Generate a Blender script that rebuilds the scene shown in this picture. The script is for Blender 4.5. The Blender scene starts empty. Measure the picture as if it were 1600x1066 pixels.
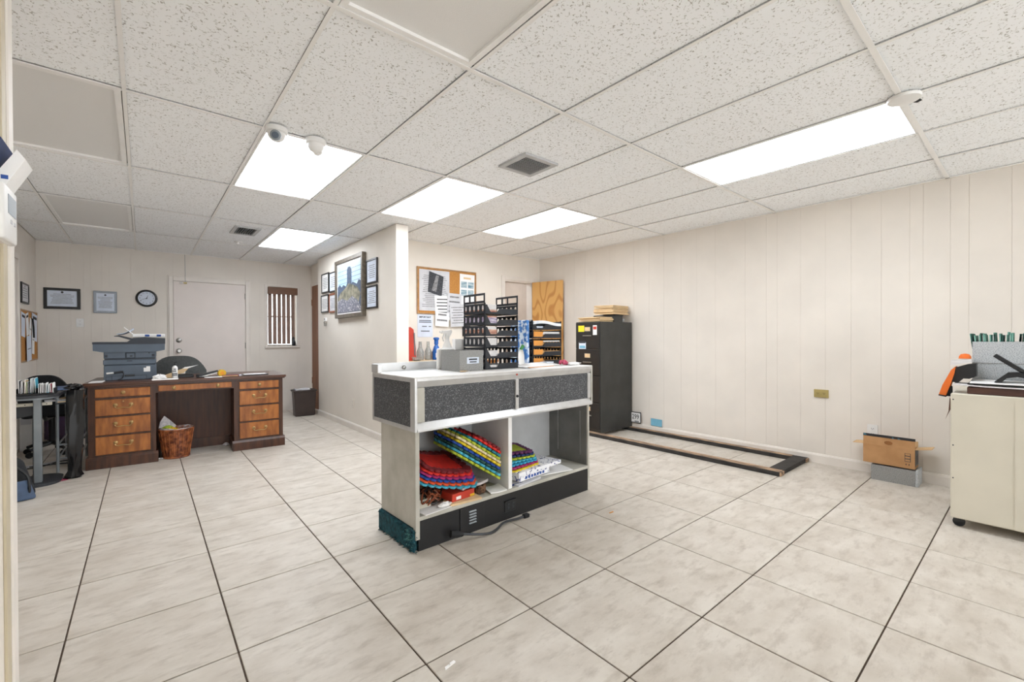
import bpy, bmesh, math, random
from mathutils import Matrix, Vector, Euler
random.seed(7)
R = math.radians
scene = bpy.context.scene
COL = scene.collection

# ------------------------------------------------------------------ camera
# room axes: X towards the right wall, Y towards the far office, Z up; metres
FPX, YAW, PITCH, ROLL = 689.68, 0.6972, -0.0067, -0.0037
HC = 1.165                      # camera height above the tiles
ZC = 2.39                       # ceiling grid height
XR = 4.783                      # right wall
YB = 5.03                       # wall with the cork board
YF = 7.92                       # far wall with the white door
XL = -1.0                       # left wall
XP = 2.08                       # partition face
cam = bpy.data.cameras.new('camera')
camo = bpy.data.objects.new('camera', cam)
COL.objects.link(camo)
fw = Vector((math.sin(YAW)*math.cos(PITCH), math.cos(YAW)*math.cos(PITCH), math.sin(PITCH)))
rt = Vector((math.cos(YAW), -math.sin(YAW), 0))
up = rt.cross(fw)
r2 = rt*math.cos(ROLL) + up*math.sin(ROLL)
u2 = -rt*math.sin(ROLL) + up*math.cos(ROLL)
m = Matrix((r2, u2, -fw)).transposed().to_4x4()
m.translation = Vector((0, 0, HC))
camo.matrix_world = m
cam.sensor_width = 36.0
cam.lens = FPX*36.0/1600.0
cam.clip_start = 0.02
scene.camera = camo

# ------------------------------------------------------------------ world and exposure
w = bpy.data.worlds.new('world'); scene.world = w; w.use_nodes = True
bg = w.node_tree.nodes['Background']
bg.inputs[0].default_value = (0.93, 0.97, 1.0, 1)
bg.inputs[1].default_value = 5.6
PANEL = 11.5                     # brightness of the ceiling light lenses
vs = scene.view_settings
vs.view_transform = 'Standard'
vs.look = 'None'
vs.gamma = 1.0
vs.use_curve_mapping = False
vs.exposure = 0.18
scene.cycles.diffuse_bounces = 8

# ------------------------------------------------------------------ materials
MATS = {}
def srgb(c):
    return tuple(((v/255.0)/12.92 if v/255.0 <= 0.04045 else (((v/255.0)+0.055)/1.055)**2.4) for v in c)
def mat(name, rgb, rough=0.6, metal=0.0, var=0.0, scale=8.0, bump=0.0, bscale=60.0, stretch=None, rgb2=None,
        emit=0.0, alpha=None, trans=0.0, spec=0.5, lo=0.35, hi=0.65, rand=0.0, coord='Object', detail=4.0):
    """plain procedural material; rgb are display colours 0..255"""
    if name in MATS: return MATS[name]
    mt = bpy.data.materials.new(name); mt.use_nodes = True
    nt = mt.node_tree; b = nt.nodes['Principled BSDF']
    c = srgb(rgb) + (1,)
    b.inputs['Base Color'].default_value = c
    b.inputs['Roughness'].default_value = rough
    b.inputs['Metallic'].default_value = metal
    b.inputs['Specular IOR Level'].default_value = spec
    if trans: b.inputs['Transmission Weight'].default_value = trans
    if emit:
        b.inputs['Emission Color'].default_value = c
        b.inputs['Emission Strength'].default_value = emit
    if rgb2 is None and var: rgb2 = tuple(max(0, v*(1-var)) for v in rgb)
    tc = None
    if rgb2 is not None or bump:
        tc = nt.nodes.new('ShaderNodeTexCoord')
        mp = nt.nodes.new('ShaderNodeMapping')
        nt.links.new(tc.outputs[coord], mp.inputs[0])
        if stretch: mp.inputs['Scale'].default_value = stretch
    if rgb2 is not None:
        n = nt.nodes.new('ShaderNodeTexNoise'); n.inputs['Scale'].default_value = scale
        n.inputs['Detail'].default_value = detail
        nt.links.new(mp.outputs[0], n.inputs['Vector'])
        rp = nt.nodes.new('ShaderNodeMapRange'); rp.inputs[1].default_value = lo; rp.inputs[2].default_value = hi
        nt.links.new(n.outputs[0], rp.inputs[0])
        mx = nt.nodes.new('ShaderNodeMix'); mx.data_type = 'RGBA'
        nt.links.new(rp.outputs[0], mx.inputs[0])
        mx.inputs[6].default_value = c; mx.inputs[7].default_value = srgb(rgb2) + (1,)
        last = mx.outputs[2]
        if rand:
            oi = nt.nodes.new('ShaderNodeObjectInfo')
            hs = nt.nodes.new('ShaderNodeHueSaturation')
            r1 = nt.nodes.new('ShaderNodeMapRange'); r1.inputs[3].default_value = 1-rand; r1.inputs[4].default_value = 1+rand
            nt.links.new(oi.outputs['Random'], r1.inputs[0]); nt.links.new(r1.outputs[0], hs.inputs['Value'])
            nt.links.new(last, hs.inputs['Color']); last = hs.outputs[0]
        nt.links.new(last, b.inputs['Base Color'])
    if bump:
        n2 = nt.nodes.new('ShaderNodeTexNoise'); n2.inputs['Scale'].default_value = bscale
        nt.links.new(mp.outputs[0], n2.inputs['Vector'])
        bp = nt.nodes.new('ShaderNodeBump'); bp.inputs['Strength'].default_value = bump; bp.inputs['Distance'].default_value = 0.004
        nt.links.new(n2.outputs[0], bp.inputs['Height']); nt.links.new(bp.outputs[0], b.inputs['Normal'])
    MATS[name] = mt
    return mt

def mat_ceiling_tile():
    """white fissured mineral tile: worm-shaped pits"""
    mt = mat('ceiling_tile', (222, 219, 215), rough=0.95, spec=0.1)
    nt = mt.node_tree; b = nt.nodes['Principled BSDF']
    tc = nt.nodes.new('ShaderNodeTexCoord')
    n1 = nt.nodes.new('ShaderNodeTexNoise'); n1.inputs['Scale'].default_value = 48; n1.inputs['Detail'].default_value = 1.0
    n2 = nt.nodes.new('ShaderNodeTexNoise'); n2.inputs['Scale'].default_value = 80; n2.inputs['Detail'].default_value = 0.0
    oi = nt.nodes.new('ShaderNodeObjectInfo')
    vm = nt.nodes.new('ShaderNodeVectorMath'); vm.operation = 'ADD'
    nt.links.new(tc.outputs['Object'], vm.inputs[0]); nt.links.new(oi.outputs['Location'], vm.inputs[1])
    for n in (n1, n2): nt.links.new(vm.outputs[0], n.inputs['Vector'])
    s = nt.nodes.new('ShaderNodeMath'); s.operation = 'SUBTRACT'; s.inputs[1].default_value = 0.5
    nt.links.new(n1.outputs[0], s.inputs[0])
    a = nt.nodes.new('ShaderNodeMath'); a.operation = 'ABSOLUTE'; nt.links.new(s.outputs[0], a.inputs[0])
    m1 = nt.nodes.new('ShaderNodeMapRange'); m1.inputs[1].default_value = 0.012; m1.inputs[2].default_value = 0.03
    m1.inputs[3].default_value = 1; m1.inputs[4].default_value = 0
    nt.links.new(a.outputs[0], m1.inputs[0])
    m2 = nt.nodes.new('ShaderNodeMapRange'); m2.inputs[1].default_value = 0.53; m2.inputs[2].default_value = 0.58
    nt.links.new(n2.outputs[0], m2.inputs[0])
    mu = nt.nodes.new('ShaderNodeMath'); mu.operation = 'MULTIPLY'
    nt.links.new(m1.outputs[0], mu.inputs[0]); nt.links.new(m2.outputs[0], mu.inputs[1])
    mx = nt.nodes.new('ShaderNodeMix'); mx.data_type = 'RGBA'
    mx.inputs[6].default_value = srgb((245, 247, 249)) + (1,); mx.inputs[7].default_value = srgb((184, 182, 178)) + (1,)
    nt.links.new(mu.outputs[0], mx.inputs[0]); nt.links.new(mx.outputs[2], b.inputs['Base Color'])
    bp = nt.nodes.new('ShaderNodeBump'); bp.inputs['Strength'].default_value = 0.5; bp.inputs['Distance'].default_value = 0.003; bp.invert = True
    nt.links.new(mu.outputs[0], bp.inputs['Height']); nt.links.new(bp.outputs[0], b.inputs['Normal'])
    return mt
def mat_floor_tile():
    """glazed beige stone-look tile: clouds, streaks along X and brown blotches"""
    mt = mat('floor_tile', (206, 196, 183), rough=0.42, spec=0.35)
    nt = mt.node_tree; b = nt.nodes['Principled BSDF']
    tc = nt.nodes.new('ShaderNodeTexCoord'); oi = nt.nodes.new('ShaderNodeObjectInfo')
    vm = nt.nodes.new('ShaderNodeVectorMath'); vm.operation = 'MULTIPLY_ADD'
    vm.inputs[1].default_value = (1, 1, 1)
    sc = nt.nodes.new('ShaderNodeVectorMath'); sc.operation = 'SCALE'; sc.inputs[3].default_value = 3.7
    nt.links.new(oi.outputs['Location'], sc.inputs[0])
    nt.links.new(tc.outputs['Object'], vm.inputs[0]); nt.links.new(sc.outputs[0], vm.inputs[2])
    def noise(scale, stretch, detail, lo, hi):
        mp = nt.nodes.new('ShaderNodeMapping'); mp.inputs['Scale'].default_value = stretch
        nt.links.new(vm.outputs[0], mp.inputs[0])
        n = nt.nodes.new('ShaderNodeTexNoise'); n.inputs['Scale'].default_value = scale; n.inputs['Detail'].default_value = detail
        n.inputs['Roughness'].default_value = 0.62
        nt.links.new(mp.outputs[0], n.inputs['Vector'])
        r = nt.nodes.new('ShaderNodeMapRange'); r.inputs[1].default_value = lo; r.inputs[2].default_value = hi
        nt.links.new(n.outputs[0], r.inputs[0]); return r.outputs[0]
    def mix(fac, a, c):
        mx = nt.nodes.new('ShaderNodeMix'); mx.data_type = 'RGBA'
        nt.links.new(fac, mx.inputs[0])
        if isinstance(a, tuple): mx.inputs[6].default_value = srgb(a) + (1,)
        else: nt.links.new(a, mx.inputs[6])
        mx.inputs[7].default_value = srgb(c) + (1,)
        return mx.outputs[2]
    c = mix(noise(4.0, (1, 1.6, 1), 5, 0.35, 0.7), (205, 198, 188), (184, 175, 163))
    c = mix(noise(7.0, (1.1, 2.6, 1), 6, 0.50, 0.82), c, (160, 149, 136))
    c = mix(noise(30.0, (0.7, 2.5, 1), 6, 0.60, 0.85), c, (160, 150, 138))
    nt.links.new(c, b.inputs['Base Color'])
    return mt
def mat_speckle(name, a, c, scale, lo=0.5, hi=0.62, rough=0.6):
    return mat(name, a, rgb2=c, scale=scale, lo=lo, hi=hi, rough=rough, detail=1.5)

mat_ceiling_tile(); mat_floor_tile()
mat('wall', (225, 218, 209), rough=0.75, var=0.03, scale=2.5, bump=0.05, bscale=90)
mat('wall_plain', (229, 222, 212), rough=0.75, var=0.03, scale=2.0, bump=0.06, bscale=120)
mat('white_paint', (228, 221, 213), rough=0.5, var=0.04, scale=4)
mat('door_paint', (226, 216, 210), rough=0.5, var=0.03, scale=3)
mat('cream_trim', (196, 184, 158), rough=0.5, var=0.05)
mat('grout', (84, 68, 55), rough=0.9, var=0.25, scale=30)
mat('plenum', (70, 66, 62), rough=0.9, var=0.2)
mat('tee', (240, 239, 237), rough=0.5, var=0.02)
mat('lens_off', (226, 225, 223), rough=0.35, bump=0.3, bscale=400)
mat('lens_on', (242, 248, 255), rough=0.4, emit=PANEL)
mat('wood_dark', (84, 50, 32), rough=0.38, rgb2=(58, 34, 22), scale=5, stretch=(6, 6, 0.7))
mat('wood_top', (92, 58, 42), rough=0.3, rgb2=(68, 42, 31), scale=6, stretch=(1, 8, 8))
mat('wood_drawer', (172, 106, 48), rough=0.35, rgb2=(130, 74, 32), scale=7, stretch=(3.5, 3, 0.8))
mat('wood_panel', (86, 50, 32), rough=0.45, rgb2=(66, 37, 24), scale=6, stretch=(6, 6, 0.6))
mat('brass', (196, 164, 112), rough=0.3, metal=0.9, var=0.15)
def mat_grain(name, a, c, scale, rings, stretch):
    """plain-sawn veneer: contour lines of a stretched noise field"""
    mt = mat(name, a, rough=0.4); nt = mt.node_tree; b = nt.nodes['Principled BSDF']
    tc = nt.nodes.new('ShaderNodeTexCoord'); mp = nt.nodes.new('ShaderNodeMapping'); mp.inputs['Scale'].default_value = stretch
    nt.links.new(tc.outputs['Object'], mp.inputs[0])
    n = nt.nodes.new('ShaderNodeTexNoise'); n.inputs['Scale'].default_value = scale; n.inputs['Detail'].default_value = 1.2
    nt.links.new(mp.outputs[0], n.inputs['Vector'])
    mu = nt.nodes.new('ShaderNodeMath'); mu.operation = 'MULTIPLY'; mu.inputs[1].default_value = rings; nt.links.new(n.outputs[0], mu.inputs[0])
    si = nt.nodes.new('ShaderNodeMath'); si.operation = 'SINE'; nt.links.new(mu.outputs[0], si.inputs[0])
    mr = nt.nodes.new('ShaderNodeMapRange'); mr.inputs[1].default_value = 0.1; mr.inputs[2].default_value = 1.0; nt.links.new(si.outputs[0], mr.inputs[0])
    mx = nt.nodes.new('ShaderNodeMix'); mx.data_type = 'RGBA'; nt.links.new(mr.outputs[0], mx.inputs[0])
    mx.inputs[6].default_value = srgb(a) + (1,); mx.inputs[7].default_value = srgb(c) + (1,)
    nt.links.new(mx.outputs[2], b.inputs['Base Color']); return mt
mat_grain('wood_door', (218, 168, 100), (192, 134, 70), 1.5, 70.0, (2.0, 2.0, 0.7))
mat('brown_door', (142, 92, 58), rough=0.5, rgb2=(120, 75, 46), scale=5, stretch=(5, 5, 0.6))
mat('aluminium', (206, 206, 206), rough=0.34, metal=0.6, var=0.05, scale=14)
mat('case_grey', (186, 183, 174), rough=0.5, rgb2=(168, 165, 154), scale=7)
mat('case_inside', (188, 189, 190), rough=0.5, var=0.05)
mat('case_metal', (126, 125, 122), rough=0.42, metal=0.3, var=0.12)
mat_speckle('laminate', (58, 59, 62), (128, 130, 133), 170, lo=0.52, hi=0.75)
mat('kick_black', (17, 17, 19), rough=0.45, rgb2=(26, 26, 28), scale=5)
mat('black_plastic', (26, 28, 31), rough=0.42, var=0.2)
mat('black_rubber', (22, 22, 24), rough=0.75, var=0.2)
mat('black_tray', (30, 35, 44), rough=0.38, var=0.2)
mat('carpet_teal', (28, 82, 92), rough=1.0, rgb2=(16, 52, 62), scale=45, bump=1.0, bscale=180)
mat('paper', (240, 239, 238), rough=0.8, var=0.03)
mat('paper_blue', (214, 222, 236), rough=0.8, var=0.04)
mat('paper_grey', (206, 206, 210), rough=0.8, var=0.06)
mat('print_grey', (150, 150, 152), rough=0.8, var=0.3, scale=60)
mat('print_dark', (70, 72, 78), rough=0.8, var=0.3, scale=60)
mat('print_black', (24, 24, 28), rough=0.8, var=0.1)
mat('print_blue', (44, 84, 160), rough=0.7, var=0.1)
mat('manila', (226, 196, 152), rough=0.8, var=0.08)
mat('orange_card', (222, 150, 68), rough=0.75, var=0.08)
mat('cork', (196, 140, 72), rough=0.9, rgb2=(168, 112, 52), scale=90)
mat('frame_oak', (176, 136, 92), rough=0.5, var=0.15, scale=20)
mat('frame_black', (26, 25, 26), rough=0.4, var=0.2)
mat('frame_silver', (150, 156, 164), rough=0.35, metal=0.4, var=0.1)
mat('frame_bronze', (118, 108, 94), rough=0.4, metal=0.3, var=0.2, scale=30)
mat('frame_red', (150, 84, 52), rough=0.45, var=0.2)
mat('glass', (235, 240, 240), rough=0.03, trans=1.0)
mat('steel', (176, 174, 170), rough=0.3, metal=0.9, var=0.1)
mat('grey_metal', (140, 146, 150), rough=0.4, metal=0.4, var=0.08)
mat('dark_metal', (58, 60, 64), rough=0.45, metal=0.3, var=0.1)
mat('copier', (84, 96, 110), rough=0.5, var=0.06)
mat('copier_dark', (40, 46, 56), rough=0.45, var=0.1)
mat('grey_cloth', (92, 94, 93), rough=0.95, var=0.12, scale=60, bump=0.4, bscale=400)
mat('black_cloth', (34, 35, 38), rough=0.95, var=0.15, scale=60)
mat('wicker', (176, 104, 60), rough=0.5, rgb2=(92, 42, 22), scale=24)
mat('newsprint', (205, 198, 196), rough=0.85, rgb2=(172, 168, 170), scale=45)
mat('lime', (170, 190, 60), rough=0.6, var=0.2)
mat('yellow', (232, 186, 40), rough=0.55, var=0.1)
mat('white_plastic', (232, 231, 229), rough=0.4, var=0.03)
mat('clear_plastic', (225, 228, 228), rough=0.08, trans=0.85)
mat('blue_liquid', (20, 92, 176), rough=0.25, var=0.1)
mat('red_plastic', (196, 60, 42), rough=0.4, var=0.08)
mat('cabinet_front', (32, 29, 27), rough=0.5, var=0.15)
mat('cabinet_side', (60, 60, 58), rough=0.4, metal=0.2, rgb2=(50, 50, 48), scale=5)
mat('cart_cream', (206, 200, 184), rough=0.5, var=0.03, scale=4)
mat_speckle('grey_fleck', (150, 150, 148), (112, 112, 112), 220)
mat_speckle('silver_fleck', (186, 190, 192), (140, 145, 150), 220)
mat('cardboard', (186, 142, 98), rough=0.85, rgb2=(174, 130, 86), scale=10)
mat('cardboard_in', (206, 172, 128), rough=0.85, var=0.05)
mat('lumber_black', (32, 30, 29), rough=0.8, rgb2=(56, 52, 49), scale=18, stretch=(3, 0.6, 3))
mat('lumber_bare', (190, 158, 126), rough=0.8, rgb2=(96, 80, 68), scale=9, stretch=(3, 0.8, 3))
mat('brown_board', (84, 54, 44), rough=0.5, rgb2=(64, 40, 34), scale=8, stretch=(6, 1, 6))
mat('orange_cloth', (226, 110, 34), rough=0.7, var=0.1)
mat('brass_plate', (186, 168, 108), rough=0.45, metal=0.3, var=0.1)
mat('sky_blue', (118, 178, 204), rough=0.7, var=0.08)
mat('blind', (138, 112, 98), rough=0.6, var=0.08)
mat('blind_valance', (112, 76, 52), rough=0.5, var=0.12)
mat('bin_brown', (62, 50, 46), rough=0.45, var=0.1)
mat('bin_blue', (50, 78, 150), rough=0.5, var=0.1)
mat('bag_black', (22, 22, 24), rough=0.22, var=0.2)
mat('purple_dark', (52, 28, 38), rough=0.5, rgb2=(58, 34, 70), scale=5)
mat('bench_top', (222, 198, 160), rough=0.5, var=0.08)
mat('hall_wall', (206, 192, 178), rough=0.8, var=0.03)

# ------------------------------------------------------------------ mesh helpers
class MB:
    def __init__(s): s.v = []; s.f = []
    def add(s, vs, fs):
        o = len(s.v); s.v += [tuple(v) for v in vs]; s.f += [tuple(i+o for i in f) for f in fs]; return s
    def box(s, x0, x1, y0, y1, z0, z1, bev=0.0, seg=1, M=None):
        x0, x1 = sorted((x0, x1)); y0, y1 = sorted((y0, y1)); z0, z1 = sorted((z0, z1))
        vs = [(x0,y0,z0),(x1,y0,z0),(x1,y1,z0),(x0,y1,z0),(x0,y0,z1),(x1,y0,z1),(x1,y1,z1),(x0,y1,z1)]
        fs = [(0,3,2,1),(4,5,6,7),(0,1,5,4),(1,2,6,5),(2,3,7,6),(3,0,4,7)]
        if bev:
            b = bmesh.new(); bv = [b.verts.new(v) for v in vs]
            for f in fs: b.faces.new([bv[i] for i in f])
            bmesh.ops.bevel(b, geom=b.edges[:], offset=bev, segments=seg, profile=0.5, affect='EDGES', clamp_overlap=True)
            b.verts.index_update()
            vs = [v.co.copy() for v in b.verts]; fs = [[v.index for v in f.verts] for f in b.faces]; b.free()
        if M is not None: vs = [M @ Vector(v) for v in vs]
        return s.add(vs, fs)
    def prism(s, poly, ax, a0, a1, M=None):
        """polygon extruded along axis ax ('x': (y,z), 'y': (x,z), 'z': (x,y))"""
        def p(q, a):
            return {'x': (a, q[0], q[1]), 'y': (q[0], a, q[1]), 'z': (q[0], q[1], a)}[ax]
        n = len(poly); vs = [p(q, a0) for q in poly] + [p(q, a1) for q in poly]
        fs = [tuple(range(n)), tuple(range(2*n-1, n-1, -1))] + [(i, (i+1) % n, n+(i+1) % n, n+i) for i in range(n)]
        if M is not None: vs = [M @ Vector(v) for v in vs]
        return s.add(vs, fs)
    def tube(s, pts, r, n=8, caps=True):
        pts = [Vector(p) for p in pts]; rr = r if isinstance(r, (list, tuple)) else [r]*len(pts)
        vs = []; fs = []; prev = None
        for i, p in enumerate(pts):
            t = (pts[min(i+1, len(pts)-1)] - pts[max(i-1, 0)]).normalized()
            if prev is None:
                a = Vector((0, 0, 1)) if abs(t.z) < 0.9 else Vector((1, 0, 0)); u = t.cross(a).normalized()
            else: u = (prev - t*prev.dot(t)).normalized()
            prev = u; v = t.cross(u)
            for k in range(n):
                a = 2*math.pi*k/n; vs.append(p + (u*math.cos(a)+v*math.sin(a))*rr[i])
        for i in range(len(pts)-1):
            for k in range(n): fs.append((i*n+k, i*n+(k+1) % n, (i+1)*n+(k+1) % n, (i+1)*n+k))
        if caps: fs.append(tuple(range(n-1, -1, -1))); fs.append(tuple((len(pts)-1)*n+k for k in range(n)))
        return s.add(vs, fs)
    def lathe(s, prof, c=(0, 0, 0), n=20, ax='z', sx=1.0, sy=1.0):
        vs = []; fs = []
        for (r, z) in prof:
            for k in range(n):
                a = 2*math.pi*k/n; q = (r*math.cos(a)*sx, r*math.sin(a)*sy, z)
                if ax == 'x': q = (z, q[0], q[1])
                elif ax == 'y': q = (q[0], z, q[1])
                vs.append((q[0]+c[0], q[1]+c[1], q[2]+c[2]))
        for i in range(len(prof)-1):
            for k in range(n): fs.append((i*n+k, i*n+(k+1) % n, (i+1)*n+(k+1) % n, (i+1)*n+k))
        fs.append(tuple(range(n-1, -1, -1))); fs.append(tuple((len(prof)-1)*n+k for k in range(n)))
        return s.add(vs, fs)
    def grid(s, fn, nu, nv, thick=0.0, M=None):
        """fn(u,v)->point; closed slab if thick"""
        vs = [Vector(fn(i/nu, j/nv)) for j in range(nv+1) for i in range(nu+1)]
        W = nu+1
        fs = [(j*W+i, j*W+i+1, (j+1)*W+i+1, (j+1)*W+i) for j in range(nv) for i in range(nu)]
        if thick:
            n = len(vs); vs += [v - Vector((0, 0, thick)) for v in vs]
            fs += [tuple(n+k for k in reversed(f)) for f in fs[:]]
            ring = [i for i in range(W)] + [j*W+nu for j in range(1, nv+1)] + [nv*W+i for i in range(nu-1, -1, -1)] + [j*W for j in range(nv-1, 0, -1)]
            for a, b in zip(ring, ring[1:]+ring[:1]): fs.append((b, a, n+a, n+b))
        if M is not None: vs = [M @ v for v in vs]
        return s.add(vs, fs)
    def slotwall(s, u0, u1, z0, z1, t, nslot, ms, mz, plane, at):
        """thin wall with stadium shaped slots; plane 'x' -> lies in YZ at x=at, 'y' -> in XZ at y=at; t thickness"""
        cw = (u1-u0)/nslot
        N = 16
        for c in range(nslot):
            ca = u0+c*cw; cb = ca+cw; uc = (ca+cb)/2; zc = (z0+z1)/2
            hw = cw/2-ms; hh = (z1-z0)/2-mz
            rad = min(hw, hh); inn = []; out = []
            for k in range(N):
                a = 2*math.pi*(k+0.5)/N; dx, dz = math.cos(a), math.sin(a)
                px = rad*dx; pz = rad*dz + (hh-rad)*(1 if dz > 0 else -1); inn.append((uc+px*(hw/rad), zc+pz))
                q = 1/max(abs(dx)/(cw/2), abs(dz)/((z1-z0)/2)); ox, oz = dx*q, dz*q
                out.append((uc+ox, zc+oz))
            # snap nearest outline points onto the cell corners
            for (cu, cz) in ((ca, z0), (cb, z0), (cb, z1), (ca, z1)):
                k = min(range(N), key=lambda k: (out[k][0]-cu)**2+(out[k][1]-cz)**2); out[k] = (cu, cz)
            def P(q, d): return (at+d, q[0], q[1]) if plane == 'x' else (q[0], at+d, q[1])
            vs = [P(q, 0) for q in inn] + [P(q, 0) for q in out] + [P(q, t) for q in inn] + [P(q, t) for q in out]
            fs = []
            for k in range(N):
                j = (k+1) % N
                fs += [(k, j, N+j, N+k), (2*N+k, 3*N+k, 3*N+j, 2*N+j), (k, 2*N+k, 2*N+j, j), (N+k, N+j, 3*N+j, 3*N+k)]
            s.add(vs, fs)
        return s
    def mesh(s, name, mt, smooth=False):
        me = bpy.data.meshes.new(name); me.from_pydata(s.v, [], s.f)
        b = bmesh.new(); b.from_mesh(me); bmesh.ops.recalc_face_normals(b, faces=b.faces[:]); b.to_mesh(me); b.free()
        me.materials.append(MATS[mt] if isinstance(mt, str) else mt)
        if smooth:
            me.polygons.foreach_set('use_smooth', [True]*len(me.polygons)); me.set_sharp_from_angle(angle=R(35))
        me.update(); return me
    def build(s, name, mt, parent=None, smooth=False, loc=None, rot=None):
        return link(name, s.mesh(name, mt, smooth), parent, loc, rot)
def link(name, me, parent=None, loc=None, rot=None):
    o = bpy.data.objects.new(name, me); COL.objects.link(o)
    if parent: o.parent = parent
    if loc is not None: o.location = loc
    if rot is not None: o.rotation_euler = rot
    return o
def B(x0, x1, y0, y1, z0, z1, bev=0.0, seg=1): return MB().box(x0, x1, y0, y1, z0, z1, bev, seg)
def tag(o, label, cat, group=None, kind=None):
    o['label'] = label; o['category'] = cat
    if group: o['group'] = group
    if kind: o['kind'] = kind
    return o
def struct(o, label, cat):
    return tag(o, label, cat, kind='structure')
def thing(name, label, cat, loc=(0, 0, 0), rz=0.0, group=None):
    o = link(name, None, None, loc, (0, 0, rz)); tag(o, label, cat, group); return o
def text(body, size, mt, parent, loc, rot, name='lettering', bold=0.0, sx=1.0):
    cu = bpy.data.curves.new('t', 'FONT'); cu.body = body; cu.size = size; cu.align_x = 'CENTER'; cu.align_y = 'CENTER'
    cu.extrude = 0.0006; cu.offset = bold; cu.resolution_u = 2
    t = bpy.data.objects.new('t', cu); COL.objects.link(t)
    dg = bpy.context.evaluated_depsgraph_get(); me = bpy.data.meshes.new_from_object(t.evaluated_get(dg))
    bpy.data.objects.remove(t); me.name = name; me.materials.clear(); me.materials.append(MATS[mt])
    o = link(name, me, parent, loc, rot); o.scale = (sx, 1, 1); return o

# ------------------------------------------------------------------ floor
YN = -4.6                                   # plane of the added daylight opening behind the camera
fl = struct(B(-1.15, XR+0.1, YN, YF+0.1, -0.10, -0.004).build('floor', 'grout'), 'beige stone-look tile floor with dark brown grout', 'floor')
SX, SY, X0, Y0, DY = 0.5052, 0.5040, -0.2439, 0.3993, -0.0027
tiles = {}
def tile_mesh(wx, wy):
    k = (round(wx, 3), round(wy, 3))
    if k not in tiles: tiles[k] = B(-wx/2, wx/2, -wy/2, wy/2, -0.012, 0.0, 0.0016).mesh('tile', 'floor_tile')
    return tiles[k]
g = 0.0062
for i in range(-2, 10):
    for j in range(-6, 15):
        xa, xb = X0+SX*i, X0+SX*(i+1); ya, yb = Y0+SY*j, Y0+SY*(j+1)
        xa, xb = max(xa, -1.02), min(xb, XR+0.03); ya, yb = max(ya, YN), min(yb, YF+0.02)
        if xb-xa < 0.06 or yb-ya < 0.06: continue
        cx, cy = (xa+xb)/2, (ya+yb)/2
        c, s = math.cos(DY), math.sin(DY)
        px, py = cx*c-cy*s, cx*s+cy*c
        if cy < -0.2: continue
        link('tile', tile_mesh(xb-xa-g, yb-ya-g), fl, (px, py, random.uniform(-0.0006, 0)), (0, 0, DY))
tb = MB()                                   # the strip behind the camera: plain tiles in one piece
for i in range(-2, 10):
    for j in range(-10, -1):
        xa, xb = X0+SX*i, X0+SX*(i+1); ya, yb = Y0+SY*j, Y0+SY*(j+1)
        tb.box(max(xa, -1.02)+g/2, min(xb, XR)-g/2, max(ya, YN)+g/2, yb-g/2, -0.012, 0)
o = tb.build('tiles_beyond', 'floor_tile', fl); o['kind'] = 'stuff'

# ------------------------------------------------------------------ ceiling: slab, lay-in tiles, tees
ce = struct(B(-1.15, XR+0.1, YN, YF+0.1, ZC+0.07, ZC+0.13).build('ceiling', 'plenum'), 'suspended ceiling of white fissured tiles in a metal grid', 'ceiling')
MY = [-1.9815, -0.7620, 0.4578, 1.6676, 2.8857, 4.1348, 5.3572, 6.64, YF]
KX = [-1.0] + [0.5495+0.6096*k for k in range(-2, 7)] + [XR]
LIGHTS_ON = {(4, 3), (4, 5), (4, 7), (2, 7), (6, 4)}
LIGHTS_OFF = {(2, 3), (4, 1), (6, 1)}
# column index: KX[1] = k-2 ; so k -> index k+3
ctile = {}
def ct(wx, wy):
    k = (round(wx, 3), round(wy, 3))
    if k not in ctile: ctile[k] = B(-wx/2, wx/2, -wy/2, wy/2, 0, 0.016).mesh('tile', 'ceiling_tile')
    return ctile[k]
for r in range(1, len(MY)-1):
    for c in range(len(KX)-1):
        xa, xb, ya, yb = KX[c], KX[c+1], MY[r], MY[r+1]
        if (r, c) in LIGHTS_ON or (r, c) in LIGHTS_OFF: continue
        if xa > 2.2 and ya > YB: continue
        if ya > 4.2: xb = min(xb, 2.2) if xa < 2.2 and ya > YB else xb
        link('tile', ct(xb-xa-0.016, yb-ya-0.016), ce, ((xa+xb)/2+random.uniform(-.002, .002), (ya+yb)/2+random.uniform(-.002, .002), ZC+0.004+random.uniform(0, .003)))
for y in MY[1:-1]:
    B(-1.0, XR if y < YB else 2.2, y-0.012, y+0.012, ZC-0.003, ZC).build('main_tee', 'tee', ce)
crossm = {}
for r in range(1, len(MY)-1):
    for x in KX[1:-1]:
        if x > 2.2 and MY[r] > YB: continue
        L = MY[r+1]-MY[r]-0.024
        k = round(L, 3)
        if k not in crossm: crossm[k] = B(-0.0085, 0.0085, -L/2, L/2, -0.002, 0.001).mesh('cross_tee', 'tee')
        link('cross_tee', crossm[k], ce, (x, (MY[r]+MY[r+1])/2, ZC-0.001))
B(XR-0.016, XR, YN, YB, ZC-0.003, ZC+0.003).build('wall_angle', 'tee', ce)
B(2.2, XR, YB-0.016, YB, ZC-0.003, ZC+0.003).build('wall_angle', 'tee', ce)
B(XL, 2.2, YF-0.016, YF, ZC-0.003, ZC+0.003).build('wall_angle', 'tee', ce)
o = B(-1.0, XR, YN, MY[1], ZC, ZC+0.016).build('tiles_beyond', 'ceiling_tile', ce); o['kind'] = 'stuff'

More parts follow.
